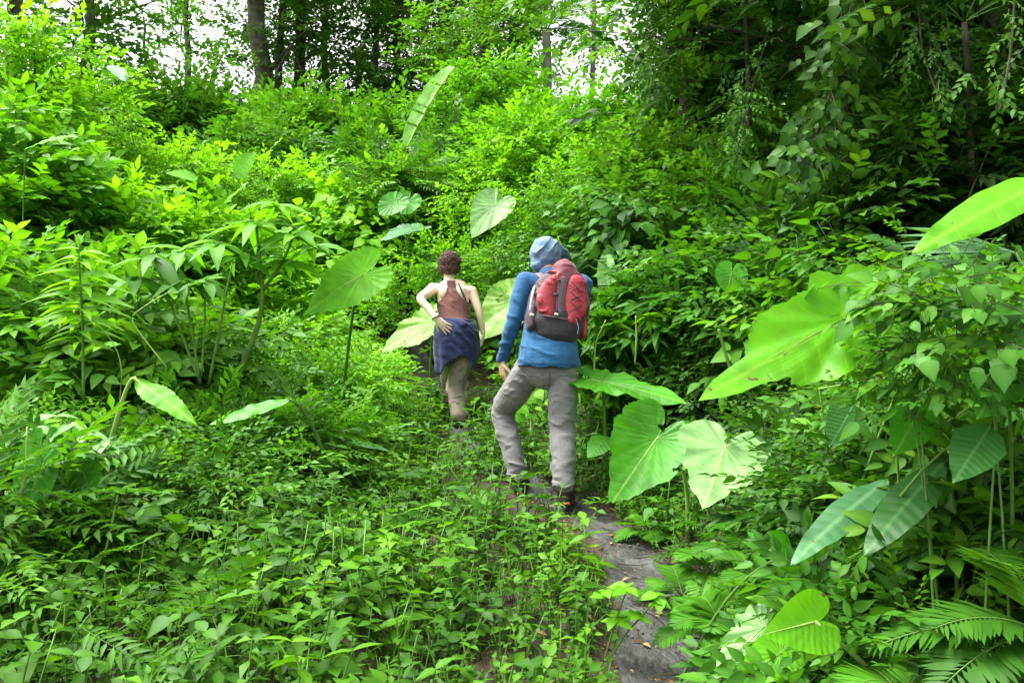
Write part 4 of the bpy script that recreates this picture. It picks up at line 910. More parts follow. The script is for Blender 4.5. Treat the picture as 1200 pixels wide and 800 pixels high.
# ------------------------------------------------------------------ people
def vnoise(P, s, seed, oct=5):
    r = np.random.default_rng(seed); o = 0
    for i in range(oct*2):
        k = nrm(r.normal(0, 1, 3))*r.uniform(.7, 1.9)/s*6.283; o = o+np.sin(P@k+r.uniform(0, 6.283)+1.3*np.sin(P@(k[[1, 2, 0]]*.6)))
    return o/(oct*1.1)
def limb(pts, rad, side=(1, 0, 0), n=20, res=8):
    """solid tube through joints; rad entries (a,b) = half width along side / across it; round ends"""
    pts = np.array(pts, float); rad = np.array([(v, v) if np.isscalar(v) else v for v in rad], float)
    m = len(pts); t = np.linspace(0, m-1, (m-1)*res+1)
    def cr(A):
        A2 = np.vstack([2*A[0]-A[1], A, 2*A[-1]-A[-2]]); out = []
        for u in t:
            i = min(int(u), m-2); f = u-i; a, b, c, d = A2[i:i+4]
            out.append(.5*((2*b)+(-a+c)*f+(2*a-5*b+4*c-d)*f*f+(-a+3*b-3*c+d)*f**3))
        return np.array(out)
    C = cr(pts); R = np.clip(cr(rad), .003, None)
    D = nrm(np.gradient(C, axis=0)); S = np.array(side, float)
    X = nrm(S-D*(D@S)[:, None]); Y = np.cross(D, X)
    cap = np.array([.05, .4, .75, .93])
    def capr(end):
        c0, d0, r0 = (C[0], -D[0], R[0]) if end == 0 else (C[-1], D[-1], R[-1]); mm = min(r0)
        h = np.sqrt(1-cap**2)
        return np.array([c0+d0*mm*v for v in h]), np.array([r0*v for v in cap])
    c0, r0 = capr(0); c1, r1 = capr(1)
    C2 = np.vstack([c0, C, c1[::-1]]); R2 = np.vstack([r0, R, r1[::-1]])
    X2 = np.vstack([np.tile(X[0], (4, 1)), X, np.tile(X[-1], (4, 1))]); Y2 = np.vstack([np.tile(Y[0], (4, 1)), Y, np.tile(Y[-1], (4, 1))])
    a = np.linspace(0, 6.2832, n, endpoint=False)
    V = (C2[:, None]+R2[:, :1, None]*np.cos(a)[None, :, None]*X2[:, None]+R2[:, 1:, None]*np.sin(a)[None, :, None]*Y2[:, None]).reshape(-1, 3)
    k = len(C2); T = []
    for i in range(k-1):
        for j in range(n):
            p = i*n+j; q = i*n+(j+1) % n; T += [(p, q, q+n), (p, q+n, p+n)]
    V = np.vstack([V, C2[:1], C2[-1:]])
    for j in range(n): T += [(len(V)-2, (j+1) % n, j), (len(V)-1, (k-1)*n+j, (k-1)*n+(j+1) % n)]
    return soup(V, T, None, np.zeros(len(T)))
def ell(c, r, R=None, sub=3):
    b = bmesh.new(); bmesh.ops.create_icosphere(b, subdivisions=sub, radius=1); v = np.array([x.co[:] for x in b.verts]); f = np.array([[x.index for x in q.verts] for q in b.faces]); b.free()
    v = v*np.array(r)
    if R is not None: v = v@np.asarray(R).T
    return soup(v+np.array(c), f)
def fuse(name, parts, voxel, smooth, mat, parent, disp=None, cut=None, ratio=None):
    g = merge(parts); me = new_mesh('tmp', g['V'], g['T'], None, None, [])
    o = link('tmp', me); m = o.modifiers.new('r', 'REMESH'); m.mode = 'VOXEL'; m.voxel_size = voxel; m.use_smooth_shade = True
    s = o.modifiers.new('s', 'SMOOTH'); s.iterations = smooth; s.factor = .5
    dg = bpy.context.evaluated_depsgraph_get(); dg.update()
    out = bpy.data.meshes.new_from_object(o.evaluated_get(dg)); bpy.data.objects.remove(o); bpy.data.meshes.remove(me)
    n = len(out.vertices); V = np.empty(n*3, np.float32); out.vertices.foreach_get('co', V); V = V.reshape(-1, 3).astype(float)
    Nn = np.empty(n*3, np.float32); out.vertices.foreach_get('normal', Nn); Nn = Nn.reshape(-1, 3)
    if disp is not None: V = V+Nn*disp(V)[:, None]
    out.vertices.foreach_set('co', V.astype(np.float32).ravel())
    if cut is not None:
        b = bmesh.new(); b.from_mesh(out); kill = [v for v, q in zip(b.verts, cut(V)) if q]; bmesh.ops.delete(b, geom=kill, context='VERTS'); b.to_mesh(out); b.free()
    out.name = name; out.materials.clear(); out.materials.append(mat); out.polygons.foreach_set('use_smooth', np.ones(len(out.polygons), bool)); out.update()
    return link(name, out, parent)
def wrinkle(dirs, amp, s, seed):
    """cloth creases: ridges running across the given axis"""
    def f(P):
        d = nrm(np.array(dirs, float)); e = nrm(np.cross(d, [.3, 1, .2])); g_ = np.cross(d, e)
        A = np.stack([P@d, (P@e)*.35, (P@g_)*.35], -1)
        q = (P@d)/s+1.1*vnoise(A, s*4.5, seed, 3)+.5*vnoise(P, s*3, seed+5, 3)
        mask = np.clip(.45+.9*vnoise(P, s*5, seed+1, 3), 0, 1.1)
        return amp*mask*(2.0*(.5+.5*np.sin(q*math.pi))**2.6-.7)+amp*.25*vnoise(A, s*1.6, seed+2)
    return f
def cloth(name, c, c2=None, scale=60, bump=.4, rough=.8, spec=.25, sheen=.15): return plain(name, c, rough, spec, nscale=5, namp=.12, bump=bump, bscale=scale, sheen=sheen, c2=c2)
SK = plain('skin', (.55, .33, .22), .5, .4, nscale=8, namp=.10)
SK.node_tree.nodes['Principled BSDF'].inputs['Subsurface Weight'].default_value = .1
SK.node_tree.nodes['Principled BSDF'].inputs['Subsurface Radius'].default_value = (.02, .008, .004)
SKL = plain('fair_skin', (.84, .62, .46), .48, .4, nscale=8, namp=.08)  # fair skin, lightened further to stand in for overexposing light
def hand(w, d, pn, thumbside, L=.18, curl=.5, spread=.12):
    """w wrist, d finger direction, pn palm normal (fingers curl towards it)"""
    w = np.array(w, float); d = nrm(np.array(d, float)); pn = np.array(pn, float); pn = nrm(pn-d*(pn@d)); x = np.cross(d, pn)*thumbside
    out = [limb([w-d*.02, w+d*L*.22, w+d*L*.46], [(L*.16, L*.12), (L*.21, L*.10), (L*.23, L*.075)], x)]
    for i, (o, ln, r_) in enumerate([(.17, .40, .048), (.06, .45, .050), (-.06, .42, .047), (-.165, .33, .041)]):
        k = w+d*L*(.46-.02*abs(i-1))+x*o*L; dd = nrm(d+x*spread*(1.2-i)*.8); P = [k-dd*L*.12, k]; cu = curl*(.8+.12*i); a = 0
        for sg, fr in enumerate((.45, .31, .24)):
            a += cu*(.5, .9, .6)[sg]; dv = dd*math.cos(a)+pn*math.sin(a); P.append(P[-1]+dv*ln*L*fr)
        out.append(limb(P, [r_*L*1.05, r_*L*1.05, r_*L*.98, r_*L*.9, r_*L*.72], x, 12, 4))
    k = w+d*L*.12+x*L*.15; P = [w+d*L*.05+x*L*.05, k, k+(d*.62+x*.62+pn*.25)*L*.24, k+(d*.95+x*.75+pn*.45)*L*.38]
    out.append(limb(P, [L*.075, L*.075, L*.06, L*.045], pn, 12, 4)); return out
def head(c, f, up, s=1.0):
    """c centre of skull, f facing direction"""
    f = nrm(np.array(f, float)); up = np.array(up, float); up = nrm(up-f*(up@f)); x = np.cross(f, up); R = np.stack([x, f, up], -1); c = np.array(c, float)
    L = lambda a, b, d: c+R@np.array([a, b, d])*s
    p = [ell(c, np.array([.076, .096, .092])*s, R), ell(L(0, .025, -.055), np.array([.058, .066, .068])*s, R), ell(L(0, .058, -.098), np.array([.032, .032, .022])*s, R),
         limb([L(0, .092, .0), L(0, .108, -.028), L(0, .115, -.045)], [.010*s, .012*s, .016*s], x, 10, 4), limb([L(-.03, .083, .012), L(0, .096, .016), L(.03, .083, .012)], [.010*s]*3, up, 10, 4),
         limb([L(-.022, .088, -.070), L(0, .098, -.070), L(.022, .088, -.070)], [(.006*s, .006*s)]*3, up, 10, 4), limb([L(-.02, .086, -.080), L(0, .096, -.081), L(.02, .086, -.080)], [.007*s]*3, up, 10, 4),
         ell(L(-.038, .07, -.035), np.array([.02, .018, .018])*s, R), ell(L(.038, .07, -.035), np.array([.02, .018, .018])*s, R)]
    for sd in (-1, 1): p.append(ell(L(sd*.079, .0, -.018), np.array([.009, .020, .031])*s, R, 2))
    return p, L, R
def eyes(L, R, s, parent):
    em = plain('eye_white', (.75, .73, .7), .2, .5); ir = plain('iris', (.05, .03, .02), .15, .5)
    for sd in (-1, 1):
        g = ell(L(sd*.031, .080, -.004), np.array([.011]*3)*s, R, 2); e = link('eye', mesh_of('eye', g, [em]), parent)
        g = ell(L(sd*.031, .0885, -.004), np.array([.005, .003, .005])*s, R, 2); link('iris', mesh_of('iris', g, [ir]), e)

# ---------- the hooded walker
B = np.array([at(640, 600, 4.95)[0], 4.95, float(ground(at(640, 600, 4.95)[0], 4.95))])
Q = lambda px, py, d: at(px, py, d)-B
def foot_z(px, d): return float(ground((px-600)/F*d, d))-B[2]
man = thing('person', B, 'walker in a blue hooded shirt and grey trousers stepping uphill with a red backpack', 'person')
hipL, hipR = Q(626, 428, 5.0), Q(660, 430, 4.96); kL, kR = Q(591, 484, 5.27), Q(659, 503, 4.98); aL, aR = Q(607, 548, 5.12), Q(662, 578, 4.82)
aL[2] = foot_z(610, 5.12)+.105
heR, toR = Q(661, 592, 4.80), Q(667, 606, 5.02); toR[2] = foot_z(667, 5.02)+.03; heR[2] = foot_z(661, 4.8)+.085; aR = heR+np.array([0, .03, .075])
heL = np.array([aL[0]-.004, aL[1]-.045, foot_z(608, 5.07)+.035]); toL = np.array([aL[0]+.045, aL[1]+.17, foot_z(615, 5.3)+.03])
sh = lambda px, py, d: Q(px, py, d)
shL, shR = Q(616, 330, 5.14), Q(683, 334, 5.10); elL, wrL = Q(601, 380, 5.08), Q(588, 424, 5.16); elR, wrR = Q(677, 380, 5.36), Q(662, 388, 5.58)
nk, hd = Q(642, 322, 5.20), Q(640, 299, 5.27)
chest, waist, pel = Q(648, 350, 5.16), Q(645, 400, 5.04), Q(643, 424, 4.99)
fc = nrm(np.array([.62, .75, -.25]))
hp, HL, HR = head(hd, fc, (0, 0, 1), 1.0)
hdn = nrm(np.array([-.05, .12, -1.0]))
body = hp+[limb([Q(646, 335, 5.16), nk, hd+[0, -.02, -.03]], [.062, .055, .052]),
        limb([pel-[0, 0, .03], pel, waist, chest, Q(647, 334, 5.17)], [(.145, .10), (.15, .105), (.13, .09), (.16, .10), (.13, .065)]),
        limb([shL, elL, wrL], [.048, .038, .026]), limb([shR, elR, wrR], [.048, .038, .026]), limb([chest+[0, 0, .05], shL], [.06, .05]), limb([chest+[0, 0, .05], shR], [.06, .05]),
        limb([hipL, kL, aL], [.075, .05, .034]), limb([hipR, kR, aR], [.075, .05, .034]), limb([aL, heL+[0, .02, .02], toL], [.033, .03, .028]), limb([aR, heR+[0, .02, .02], toR], [.033, .03, .028])]
body += hand(wrL, (.10, .05, -1), (.75, .35, 0), 1, .185, .55)+hand(wrR, (-.3, .8, -.1), (0, 0, -1), -1, .185, .6)
fuse('body', body, .0042, 2, SK, man)
for o in [man.children[0]]: pass
eyes(HL, HR, 1.0, man)
BL = cloth('blue_jersey', (.010, .072, .175), (.020, .115, .25))
TR = cloth('grey_trouser_cloth', (.15, .15, .143), (.205, .205, .196), bump=.3)
# shirt
tp = [limb([pel+[0, -.004, -.09], pel+[0, -.004, -.03], pel+[0, -.006, .06], waist+[0, -.01, .06], chest, Q(648, 337, 5.17)], [(.203, .156), (.202, .155), (.190, .142), (.176, .126), (.185, .122), (.165, .085)]),
      limb([Q(645, 340, 5.16), Q(643, 324, 5.19)], [(.10, .08), (.072, .070)]), limb([chest+[0, 0, .06], shL], [.085, .066]), limb([chest+[0, 0, .06], shR], [.085, .066]),
      limb([shL, (shL+elL)/2+[-.004, 0, 0], elL, (elL+wrL)/2, wrL+[0, 0, .02]], [.068, .060, .052, .047, .037]),
      limb([shR, elR, wrR], [.064, .050, .037])]
wj = wrinkle((.25, .1, 1), .0045, .045, 3); wj2 = wrinkle((.9, .2, .5), .003, .06, 9)
shirt = fuse('shirt', tp, .0065, 3, BL, man, disp=lambda P: wj(P)+wj2(P), cut=lambda V: (V[:, 2] < pel[2]-.030-.03*(V[:, 0]-pel[0])+.005*np.sin(V[:, 0]*40)) & (np.abs(V[:, 0]-pel[0]) < .24) & (V[:, 0] > pel[0]-.222))
sm = shirt.modifiers.new('t', 'SOLIDIFY'); sm.thickness = .006; sm.offset = -1
hem = []
a = np.linspace(0, 6.283, 40)
# trousers
tg = [limb([pel+[0, 0, .02], pel-[0, 0, .055]], [(.155, .108), (.168, .124)]),
      limb([hipL+[0, 0, .03], hipL+(kL-hipL)*.5+[-.012, -.01, 0], kL+[-.005, -.01, .01], (kL+aL)*.5+[-.0, -.02, 0], aL+[-.006, -.01, .045]], [.096, .098, .082, .074, .063]),
      limb([hipR+[0, 0, .03], hipR+(kR-hipR)*.5, kR+[0, -.01, 0], (kR+aR)*.5+[-.0, -.02, 0], aR+[-.004, -.01, .03]], [.088, .098, .084, .076, .066])]
wt = wrinkle((.5, .1, 1), .0065, .045, 13); wt2 = wrinkle((-.35, .2, .9), .004, .08, 17)
def trd(P):
    low = np.clip((.32-P[:, 2])/.3, 0, 1); return wt(P)*(.7+.9*low)+wt2(P)
trs = fuse('trousers', tg, .0065, 3, TR, man, disp=trd)
dk = plain('seam_thread', (.09, .09, .085), .8)
def on_surface(o, P, off=.002):
    from mathutils.bvhtree import BVHTree
    me_ = o.data; bt = BVHTree.FromPolygons([v.co[:] for v in me_.vertices], [p.vertices[:] for p in me_.polygons]); out = []
    for p in P:
        h = bt.ray_cast(Vector((p[0], p[1]-1.0, p[2])), Vector((0, 1, 0)))
        if h[0] is not None: out.append(np.array(h[0])+np.array(h[1])*off)
    return np.array(out)
def seam(o, pts, mat, rad=.0016, name='seam'):
    k = np.linspace(0, len(pts)-1, 22); P = np.array(pts, float); P = np.stack([np.interp(k, np.arange(len(P)), P[:, i]) for i in range(3)], -1); S_ = on_surface(o, P)
    if len(S_) > 4: link(name, mesh_of(name, tube(S_, rad, 5, 0), [mat]), o)
seam(trs, [pel+[.0, 0, -.06], pel+[.0, 0, -.11], pel+[-.002, 0, -.16]], dk, .0018)
seam(trs, [pel+[.055, 0, -.085], pel+[.135, 0, -.080]], dk, .0022, 'pocket_seam'); seam(trs, [pel+[-.14, 0, -.085], pel+[-.06, 0, -.09]], dk, .0022, 'pocket_seam')
sk_ = plain('shirt_seam', (.006, .045, .11), .8)
seam(shirt, [pel+[-.17, 0, .0], pel+[0, 0, -.008], pel+[.17, 0, -.016]], sk_, .0016)
# rolled cuffs
for nm, A_, s_ in (('cuff', aL, 1), ('cuff', aR, 1)):
    c = A_+[-.004, -.01, .03]; ring = []
    aa = np.linspace(0, 6.283, 26); P = np.stack([c[0]+.060*np.cos(aa), c[1]+.060*np.sin(aa), c[2]+.012*np.sin(2*aa+1)+.006*np.sin(5*aa)], -1)
    g = tube(P, .0115, 8, 0); link('cuff', mesh_of('cuff', g, [TR]), trs)
BT = plain('dark_boot', (.035, .03, .028), .65, .3, nscale=20, bump=.4, bscale=60); SO = plain('orange_sole', (.45, .13, .03), .6, .3); MU = plain('muddy_sole', (.09, .055, .035), .9, .2, nscale=30)
def boot(an, he, to, parent):
    f = nrm(to-he)
    up = fuse('boot', [limb([an+[0, -.005, .06], an+[0, -.01, .01], he+[0, .02, .02]], [.047, .048, .044]), limb([he+[0, .01, .01], (he+to)/2+[0, 0, .018], to], [(.040, .038), (.044, .04), (.040, .028)])], .005, 3, BT, parent)
    s = fuse('sole', [limb([he+[0, 0, -.022]-f*.01, (he+to)/2+[0, 0, -.020], to+[0, 0, -.014]+f*.012], [(.042, .012), (.040, .010), (.043, .012)], (1, 0, 0))], .004, 1, MU, up)
    hl = fuse('heel_patch', [limb([he+[.002, -.044, -.008], he+[.026, -.040, -.004]], [.007, .007], (0, 0, 1))], .003, 1, SO, up)
boot(aL, heL, toL, man); boot(aR, heR, toR, man)
# hood: cloth head wrap with a forward peak
HC = cloth('blue_grey_hood_cloth', (.05, .12, .22), (.17, .25, .34), scale=40)
HC.node_tree.nodes['Noise Texture'].inputs['Scale'].default_value = 22
fr = nrm(np.array([.80, .60, -.10])); rt = np.cross(fr, [0, 0, 1.])
hoodp = [ell(hd+[-.004, -.012, .012], (.108, .116, .113)), ell(hd+np.array([-.03, -.03, -.045]), (.078, .075, .07)),
         limb([hd+fr*.02+[0, 0, .065], hd+fr*.11+[0, 0, .045], hd+fr*.185+[0, 0, .008]], [(.085, .045), (.078, .030), (.05, .012)], rt),
         limb([hd+[.05, .02, -.02], hd+[.06, .0, -.085], Q(656, 322, 5.16)], [.055, .05, .035]), limb([hd+[-.05, .05, -.03], hd+[-.03, .06, -.10]], [.05, .045])]
wh = wrinkle((.8, .1, -.5), .0065, .05, 23)
fuse('hood', hoodp, .005, 2, HC, man, disp=wh)
# neck of the shirt, a pale strip of skin between hood and collar shows already; trouser belt
# ---------- backpack
Bp = B+Q(652, 398, 4.95)
pk = thing('backpack', Bp, 'red and dark purple hiking backpack worn by the walker in blue', 'backpack')
tilt = math.radians(7); yaw = math.radians(10); lean = math.radians(-13)
RP = np.array(Matrix.Rotation(yaw, 3, 'Z') @ Matrix.Rotation(tilt, 3, 'Y') @ Matrix.Rotation(lean, 3, 'X')).astype(float)
W = lambda x, y, z: RP@np.array([x*.94-.006, y, z])          # x right, y away from viewer, z up; origin bottom middle
def slab(xs, zs, y, dep, mat, name, parent, rnd=.5, disp=None, vox=.005, seed=1):
    """rounded pad following outline: list of (x0,x1,z)"""
    parts = []
    pts = [W((x0+x1)/2, y, z) for x0, x1, z in xs]; rad = [((x1-x0)/2, dep) for x0, x1, z in xs]
    return fuse(name, [limb(pts, rad, RP@np.array([1, 0, 0]), 28, 8)], vox, 2, mat, parent, disp)
PB = cloth('dark_purple_nylon', (.035, .014, .024), (.065, .026, .042), scale=120, rough=.55, spec=.4); PR = cloth('red_nylon', (.25, .005, .014), (.36, .015, .026), scale=90, rough=.5, spec=.45)
PG = cloth('grey_mauve_webbing', (.10, .06, .075), (.16, .10, .12), scale=90, rough=.6); PK = cloth('black_nylon', (.020, .018, .022), scale=120, rough=.6); PP = cloth('faded_pink_nylon', (.12, .022, .035), (.19, .05, .065), scale=90, rough=.6)
wb = wrinkle((.2, 0, 1), .0035, .06, 31)
slab([(-.150, .155, .045), (-.190, .195, .12), (-.188, .200, .24), (-.150, .180, .35), (-.06, .125, .425)], None, .02, .105, PB, 'pack_body', pk, disp=wb)
bot = slab([(-.140, .140, .035), (-.172, .176, .085), (-.160, .168, .135)], None, -.022, .085, PK, 'base_panel', pk)
wr = wrinkle((.6, 0, 1), .004, .045, 33)
lp = slab([(-.110, -.035, .135), (-.158, -.028, .20), (-.148, -.028, .30), (-.085, -.035, .375)], None, -.074, .034, PR, 'front_panel', pk, disp=wr); lp['label'] = 'narrow left red panel'
rp = slab([(.035, .115, .115), (.022, .168, .18), (.022, .180, .29), (.040, .160, .385)], None, -.076, .036, PR, 'front_panel', pk, disp=wr); rp['label'] = 'wide right red panel with crossed cords'
slab([(-.030, .020, .12), (-.036, .024, .22), (-.034, .026, .31), (-.036, .030, .38)], None, -.090, .014, PG, 'centre_strip', pk)
slab([(-.09, .13, .385), (-.10, .155, .41), (-.06, .11, .445)], None, -.015, .085, PP, 'lid', pk, disp=wr)
tri = slab([(-.055, -.030, .345), (-.062, -.008, .375), (-.045, -.012, .405)], None, -.085, .018, PR, 'lid_pocket', pk)
def cord(name, pts, rad, mat, parent, n=18):
    P = np.array([W(*p) for p in pts]); k = np.linspace(0, len(P)-1, n); P = np.stack([np.interp(k, np.arange(len(P)), P[:, i]) for i in range(3)], -1)
    return link(name, mesh_of(name, tube(P, rad, 7, 0), [mat]), parent)
cord('bungee_cord', [(.045, -.125, .355), (.145, -.120, .285), (.045, -.130, .225), (.140, -.122, .160)], .0032, PK, rp)
cord('bungee_cord', [(.140, -.118, .350), (.045, -.128, .285), (.148, -.124, .225), (.045, -.128, .150)], .0032, PK, rp)
cord('haul_loop', [(-.02, -.05, .435), (-.01, -.06, .475), (.03, -.06, .475), (.04, -.05, .430)], .007, PK, pk)
cord('side_strap', [(-.175, -.02, .32), (-.192, -.045, .24), (-.195, -.04, .16), (-.19, 0, .09)], .009, plain('pale_grey_strap', (.42, .42, .44), .6), pk)
cord('side_strap', [(.185, -.03, .33), (.203, -.05, .24), (.203, -.04, .14)], .008, PG, pk)
cord('side_strap', [(-.17, -.03, .14), (-.10, -.105, .115), (.02, -.115, .108), (.17, -.03, .13)], .005, PG, pk)
slab([(-.205, -.150, .06), (-.215, -.14, .12), (-.205, -.15, .18)], None, .0, .06, PB, 'side_pocket', pk); slab([(.165, .213, .05), (.165, .220, .13), (.165, .212, .30)], None, .02, .06, PR, 'side_pocket', pk)
cord('zip', [(-.03, -.105, .36), (-.04, -.118, .30), (-.036, -.125, .22), (-.03, -.115, .14)], .0025, PK, pk)
cord('zip', [(.022, -.105, .37), (.014, -.122, .30), (.014, -.128, .22), (.02, -.118, .13)], .0025, PK, pk)
cord('webbing_strap', [(-.10, -.02, .40), (-.02, -.085, .40), (.06, -.085, .405), (.13, -.02, .40)], .004, PK, pk)
cord('webbing_strap', [(.10, -.12, .115), (.12, -.125, .06), (.115, -.12, .02)], .004, PG, pk)
BU = plain('dark_plastic_buckle', (.03, .03, .035), .35); BW = plain('pale_buckle', (.6, .55, .45), .4)
for x, y, z, m_, r_ in ((-.045, -.122, .255, BU, .016), (-.035, -.118, .13, BW, .012), (-.185, -.055, .125, BW, .014), (-.03, -.105, .355, BU, .010)):
    fuse('buckle', [limb([W(x-r_*.7, y, z), W(x+r_*.7, y, z)], [(r_*.7, .006)]*2, RP@np.array([0, 0, 1]), 12, 3), ell(W(x, y-.003, z), (r_*.6, .006, r_*.5), RP, 2)], .0025, 1, m_, pk)
for sd, S_, ch in ((-1, shL, 0), (1, shR, 0)):
    top = S_+B-Bp; m0 = top+np.array([-sd*.085, -.01, .052]); fr_ = top+np.array([-sd*.075, .13, -.06]); lo = chest+B-Bp+np.array([sd*.15, .10, -.16]); st0 = W(sd*.09, .03, .40); back = W(sd*.17, .06, .08)
    P = np.array([st0, m0, m0+[0, .07, .0], fr_+[0, 0, 0], lo, back]); k = np.linspace(0, 5, 30); P = np.stack([np.interp(k, np.arange(6), P[:, i]) for i in range(3)], -1)
    for _ in range(3): P[1:-1] = (P[:-2]+P[2:]+2*P[1:-1])/4
    link('shoulder_strap', mesh_of('shoulder_strap', limb(P[::3], [(.026, .008)]*len(P[::3]), (1, 0, 0), 12, 4), [PG]), pk)

# ---------- the curly haired walker
B2 = np.array([at(535, 505, 6.9)[0], 6.9, float(ground(at(535, 505, 6.9)[0], 6.9))])
Q2 = lambda px, py, d: at(px, py, d)-B2
wm = thing('person', B2, 'curly haired walker in a brown tank top with a hand on the hip', 'person')
pelW, waW, chW = Q2(536, 396, 6.92), Q2(533, 374, 6.98), Q2(531, 347, 7.06)
sL, sR = Q2(507, 338, 7.06), Q2(553, 341, 7.08); eL, wL = Q2(493, 350, 6.84), Q2(512, 374, 6.755); eR, wR_ = Q2(562, 368, 7.04), Q2(566, 390, 7.08)
nkW, hdW = Q2(526, 326, 7.10), Q2(527, 311, 7.14)
hLw, hRw = Q2(526, 402, 6.95), Q2(546, 402, 6.93); kRw, aRw = Q2(534, 452, 6.98), Q2(537, 494, 6.86); kLw, aLw = Q2(527, 450, 7.25), Q2(531, 488, 7.25)
gR = float(ground((537-600)/F*6.86, 6.86))-B2[2]; aRw[2] = gR+.09; gL = float(ground((531-600)/F*7.25, 7.25))-B2[2]; aLw[2] = gL+.09
hp2, HL2, HR2 = head(hdW, nrm(np.array([-.15, .97, -.12])), (0, 0, 1), .93)
bd = hp2+[limb([Q2(528, 336, 7.06), nkW, hdW+[0, -.02, -.03]], [.056, .047, .045]),
     limb([pelW-[0, 0, .03], pelW, waW, chW, Q2(531, 334, 7.07)], [(.135, .10), (.14, .105), (.118, .085), (.145, .090), (.125, .055)]),
     limb([chW+[0, 0, .055], sL], [.055, .046]), limb([chW+[0, 0, .055], sR], [.055, .046]),
     limb([sL, (sL+eL)/2, eL, (eL+wL)/2, wL], [.050, .044, .036, .032, .022]), limb([sR, eR, wR_], [.045, .034, .023]),
     limb([hLw, kLw, aLw], [.078, .05, .034]), limb([hRw, kRw, aRw], [.078, .05, .034]),
     limb([aLw, aLw+[0, .08, -.06]], [.032, .028]), limb([aRw, aRw+[0, .08, -.06]], [.032, .028]),
     ell(chW+[-.07, -.062, .03], (.055, .035, .07), None, 2), ell(chW+[.07, -.062, .03], (.055, .035, .07), None, 2)]
bd += hand(wL, (.72, .16, -.66), (.1, 1, .1), -1, .178, .10, .20)+hand(wR_, (-.05, .4, -1), (-1, .1, 0), -1, .17, .5)
fuse('body', bd, .0046, 2, SKL, wm)
eyes(HL2, HR2, .93, wm)
# tank top, racer back: cut away by a shape function
TT = cloth('brown_jersey', (.115, .046, .036), (.16, .068, .052))
tt = [limb([pelW+[0, 0, .06], waW, chW, Q2(531, 334, 7.07)], [(.130, .100), (.131, .098), (.157, .106), (.135, .072)]), ell(chW+[-.06, -.05, .0], (.070, .055, .09), None, 2), ell(chW+[.06, -.05, .0], (.070, .055, .09), None, 2),
      limb([chW+[-.05, 0, .07], Q2(519, 333, 7.09)], [.045, .030]), limb([chW+[.05, 0, .07], Q2(541, 334, 7.09)], [.045, .030]), limb([Q2(531, 340, 7.06), Q2(528, 331, 7.08)], [(.06, .055), (.055, .052)])]
def racer(V):
    dz = V[:, 2]-(chW[2]-.085); cx = chW[0]+.0+ (V[:, 2]-chW[2])*(-.12)
    half = np.where(dz < 0, 9, np.interp(dz, [0, .04, .08, .13, .20, .28], [.17, .12, .075, .045, .042, .055]))
    back = V[:, 1] < chW[1]+.01
    side = np.abs(V[:, 0]-cx) > half
    front = (~back) & (dz > .13) & ((np.abs(V[:, 0]-cx) > .115) | (np.abs(V[:, 0]-cx) < .06))
    topcut = V[:, 2] > nkW[2]-.025
    return (back & side & (V[:, 2] < nkW[2]+.2)) | front | topcut
fuse('tank_top', tt, .005, 3, TT, wm, disp=lambda P, f=wrinkle((.5, .1, 1), .0035, .06, 41): f(P)+.004, cut=racer)
NB = cloth('black_strap', (.02, .02, .025))
st = np.array([chW+[.055, -.10, .105], chW+[.085, -.115, .04], chW+[.125, -.085, -.05]]); link('bra_strap', mesh_of('bra_strap', tube(bez(*st, 8), .007, 6, 0), [NB]), wm)
# navy jersey tied round the waist: a skirt-like shell with uneven hem and knotted sleeves in front
NV = cloth('navy_jersey', (.009, .014, .055), (.018, .027, .09), scale=50)
na_, nz_ = 72, 30; aa = np.linspace(0, 2*math.pi, na_, endpoint=False); V = []; 
top = waW+(pelW-waW)*.12
for k in range(nz_):
    t = k/(nz_-1); front = (np.sin(aa)+1)/2
    xx = np.cos(aa)
    # drop: long at left, high arch at centre right, medium tip at right
    drop = np.interp(xx, [-1, -.92, -.6, -.25, .15, .45, .75, 1], [.50, .53, .46, .36, .31, .34, .45, .40])*(1-.35*front)+.012*np.sin(7*aa)
    rx = np.interp(t, [0, .12, .3, .6, 1], [.150, .176, .189, .193, .190])+.010*t*np.sin(6*aa+1)+.007*t*np.sin(11*aa); ry = np.interp(t, [0, .12, .3, .6, 1], [.116, .145, .160, .158, .145])+.008*t*np.sin(8*aa)
    c = top+(pelW-waW)*t*.9+np.array([.0, 0, 0])
    V.append(np.stack([c[0]+rx*np.cos(aa), c[1]+ry*np.sin(aa), top[2]+.015-t*drop+.008*np.sin(3*aa)*(t < .1)], -1))
V = np.array(V); V = V.reshape(-1, 3)
P_ = V; cre = wrinkle((.6, .1, .8), .0085, .05, 55)(P_)
ctr = np.array([pelW[0], pelW[1]]); rad = nrm(np.c_[V[:, :2]-ctr, np.zeros(len(V))]); V = V+rad*cre[:, None]
T = []
for k in range(nz_-1):
    for j in range(na_):
        p = k*na_+j; q = k*na_+(j+1) % na_; T += [(p, q, q+na_), (p, q+na_, p+na_)]
o = link('tied_jersey', new_mesh('tied_jersey', V, np.array(T), None, None, [NV]), wm); sm = o.modifiers.new('t', 'SOLIDIFY'); sm.thickness = .008; sm.offset = -1
kn = pelW+np.array([.0, .15, .06]); link('knotted_sleeves', mesh_of('knotted_sleeves', merge([limb([pelW+[-.13, .05, .10], pelW+[-.05, .13, .08], kn, kn+[-.03, .03, -.2]], [.03, .03, .035, .025]), limb([pelW+[.13, .05, .10], pelW+[.05, .13, .08], kn, kn+[.04, .03, -.22]], [.03, .03, .035, .025])]), [NV]), o)
g = tube(np.stack([top[0]+.150*np.cos(a), top[1]+.118*np.sin(a), top[2]+.012+.008*np.sin(2*a)], -1), .012, 6, 0); link('waist_roll', mesh_of('waist_roll', g, [NV]), o)
KH = cloth('beige_trouser_cloth', (.25, .21, .165), (.33, .28, .22), bump=.3)
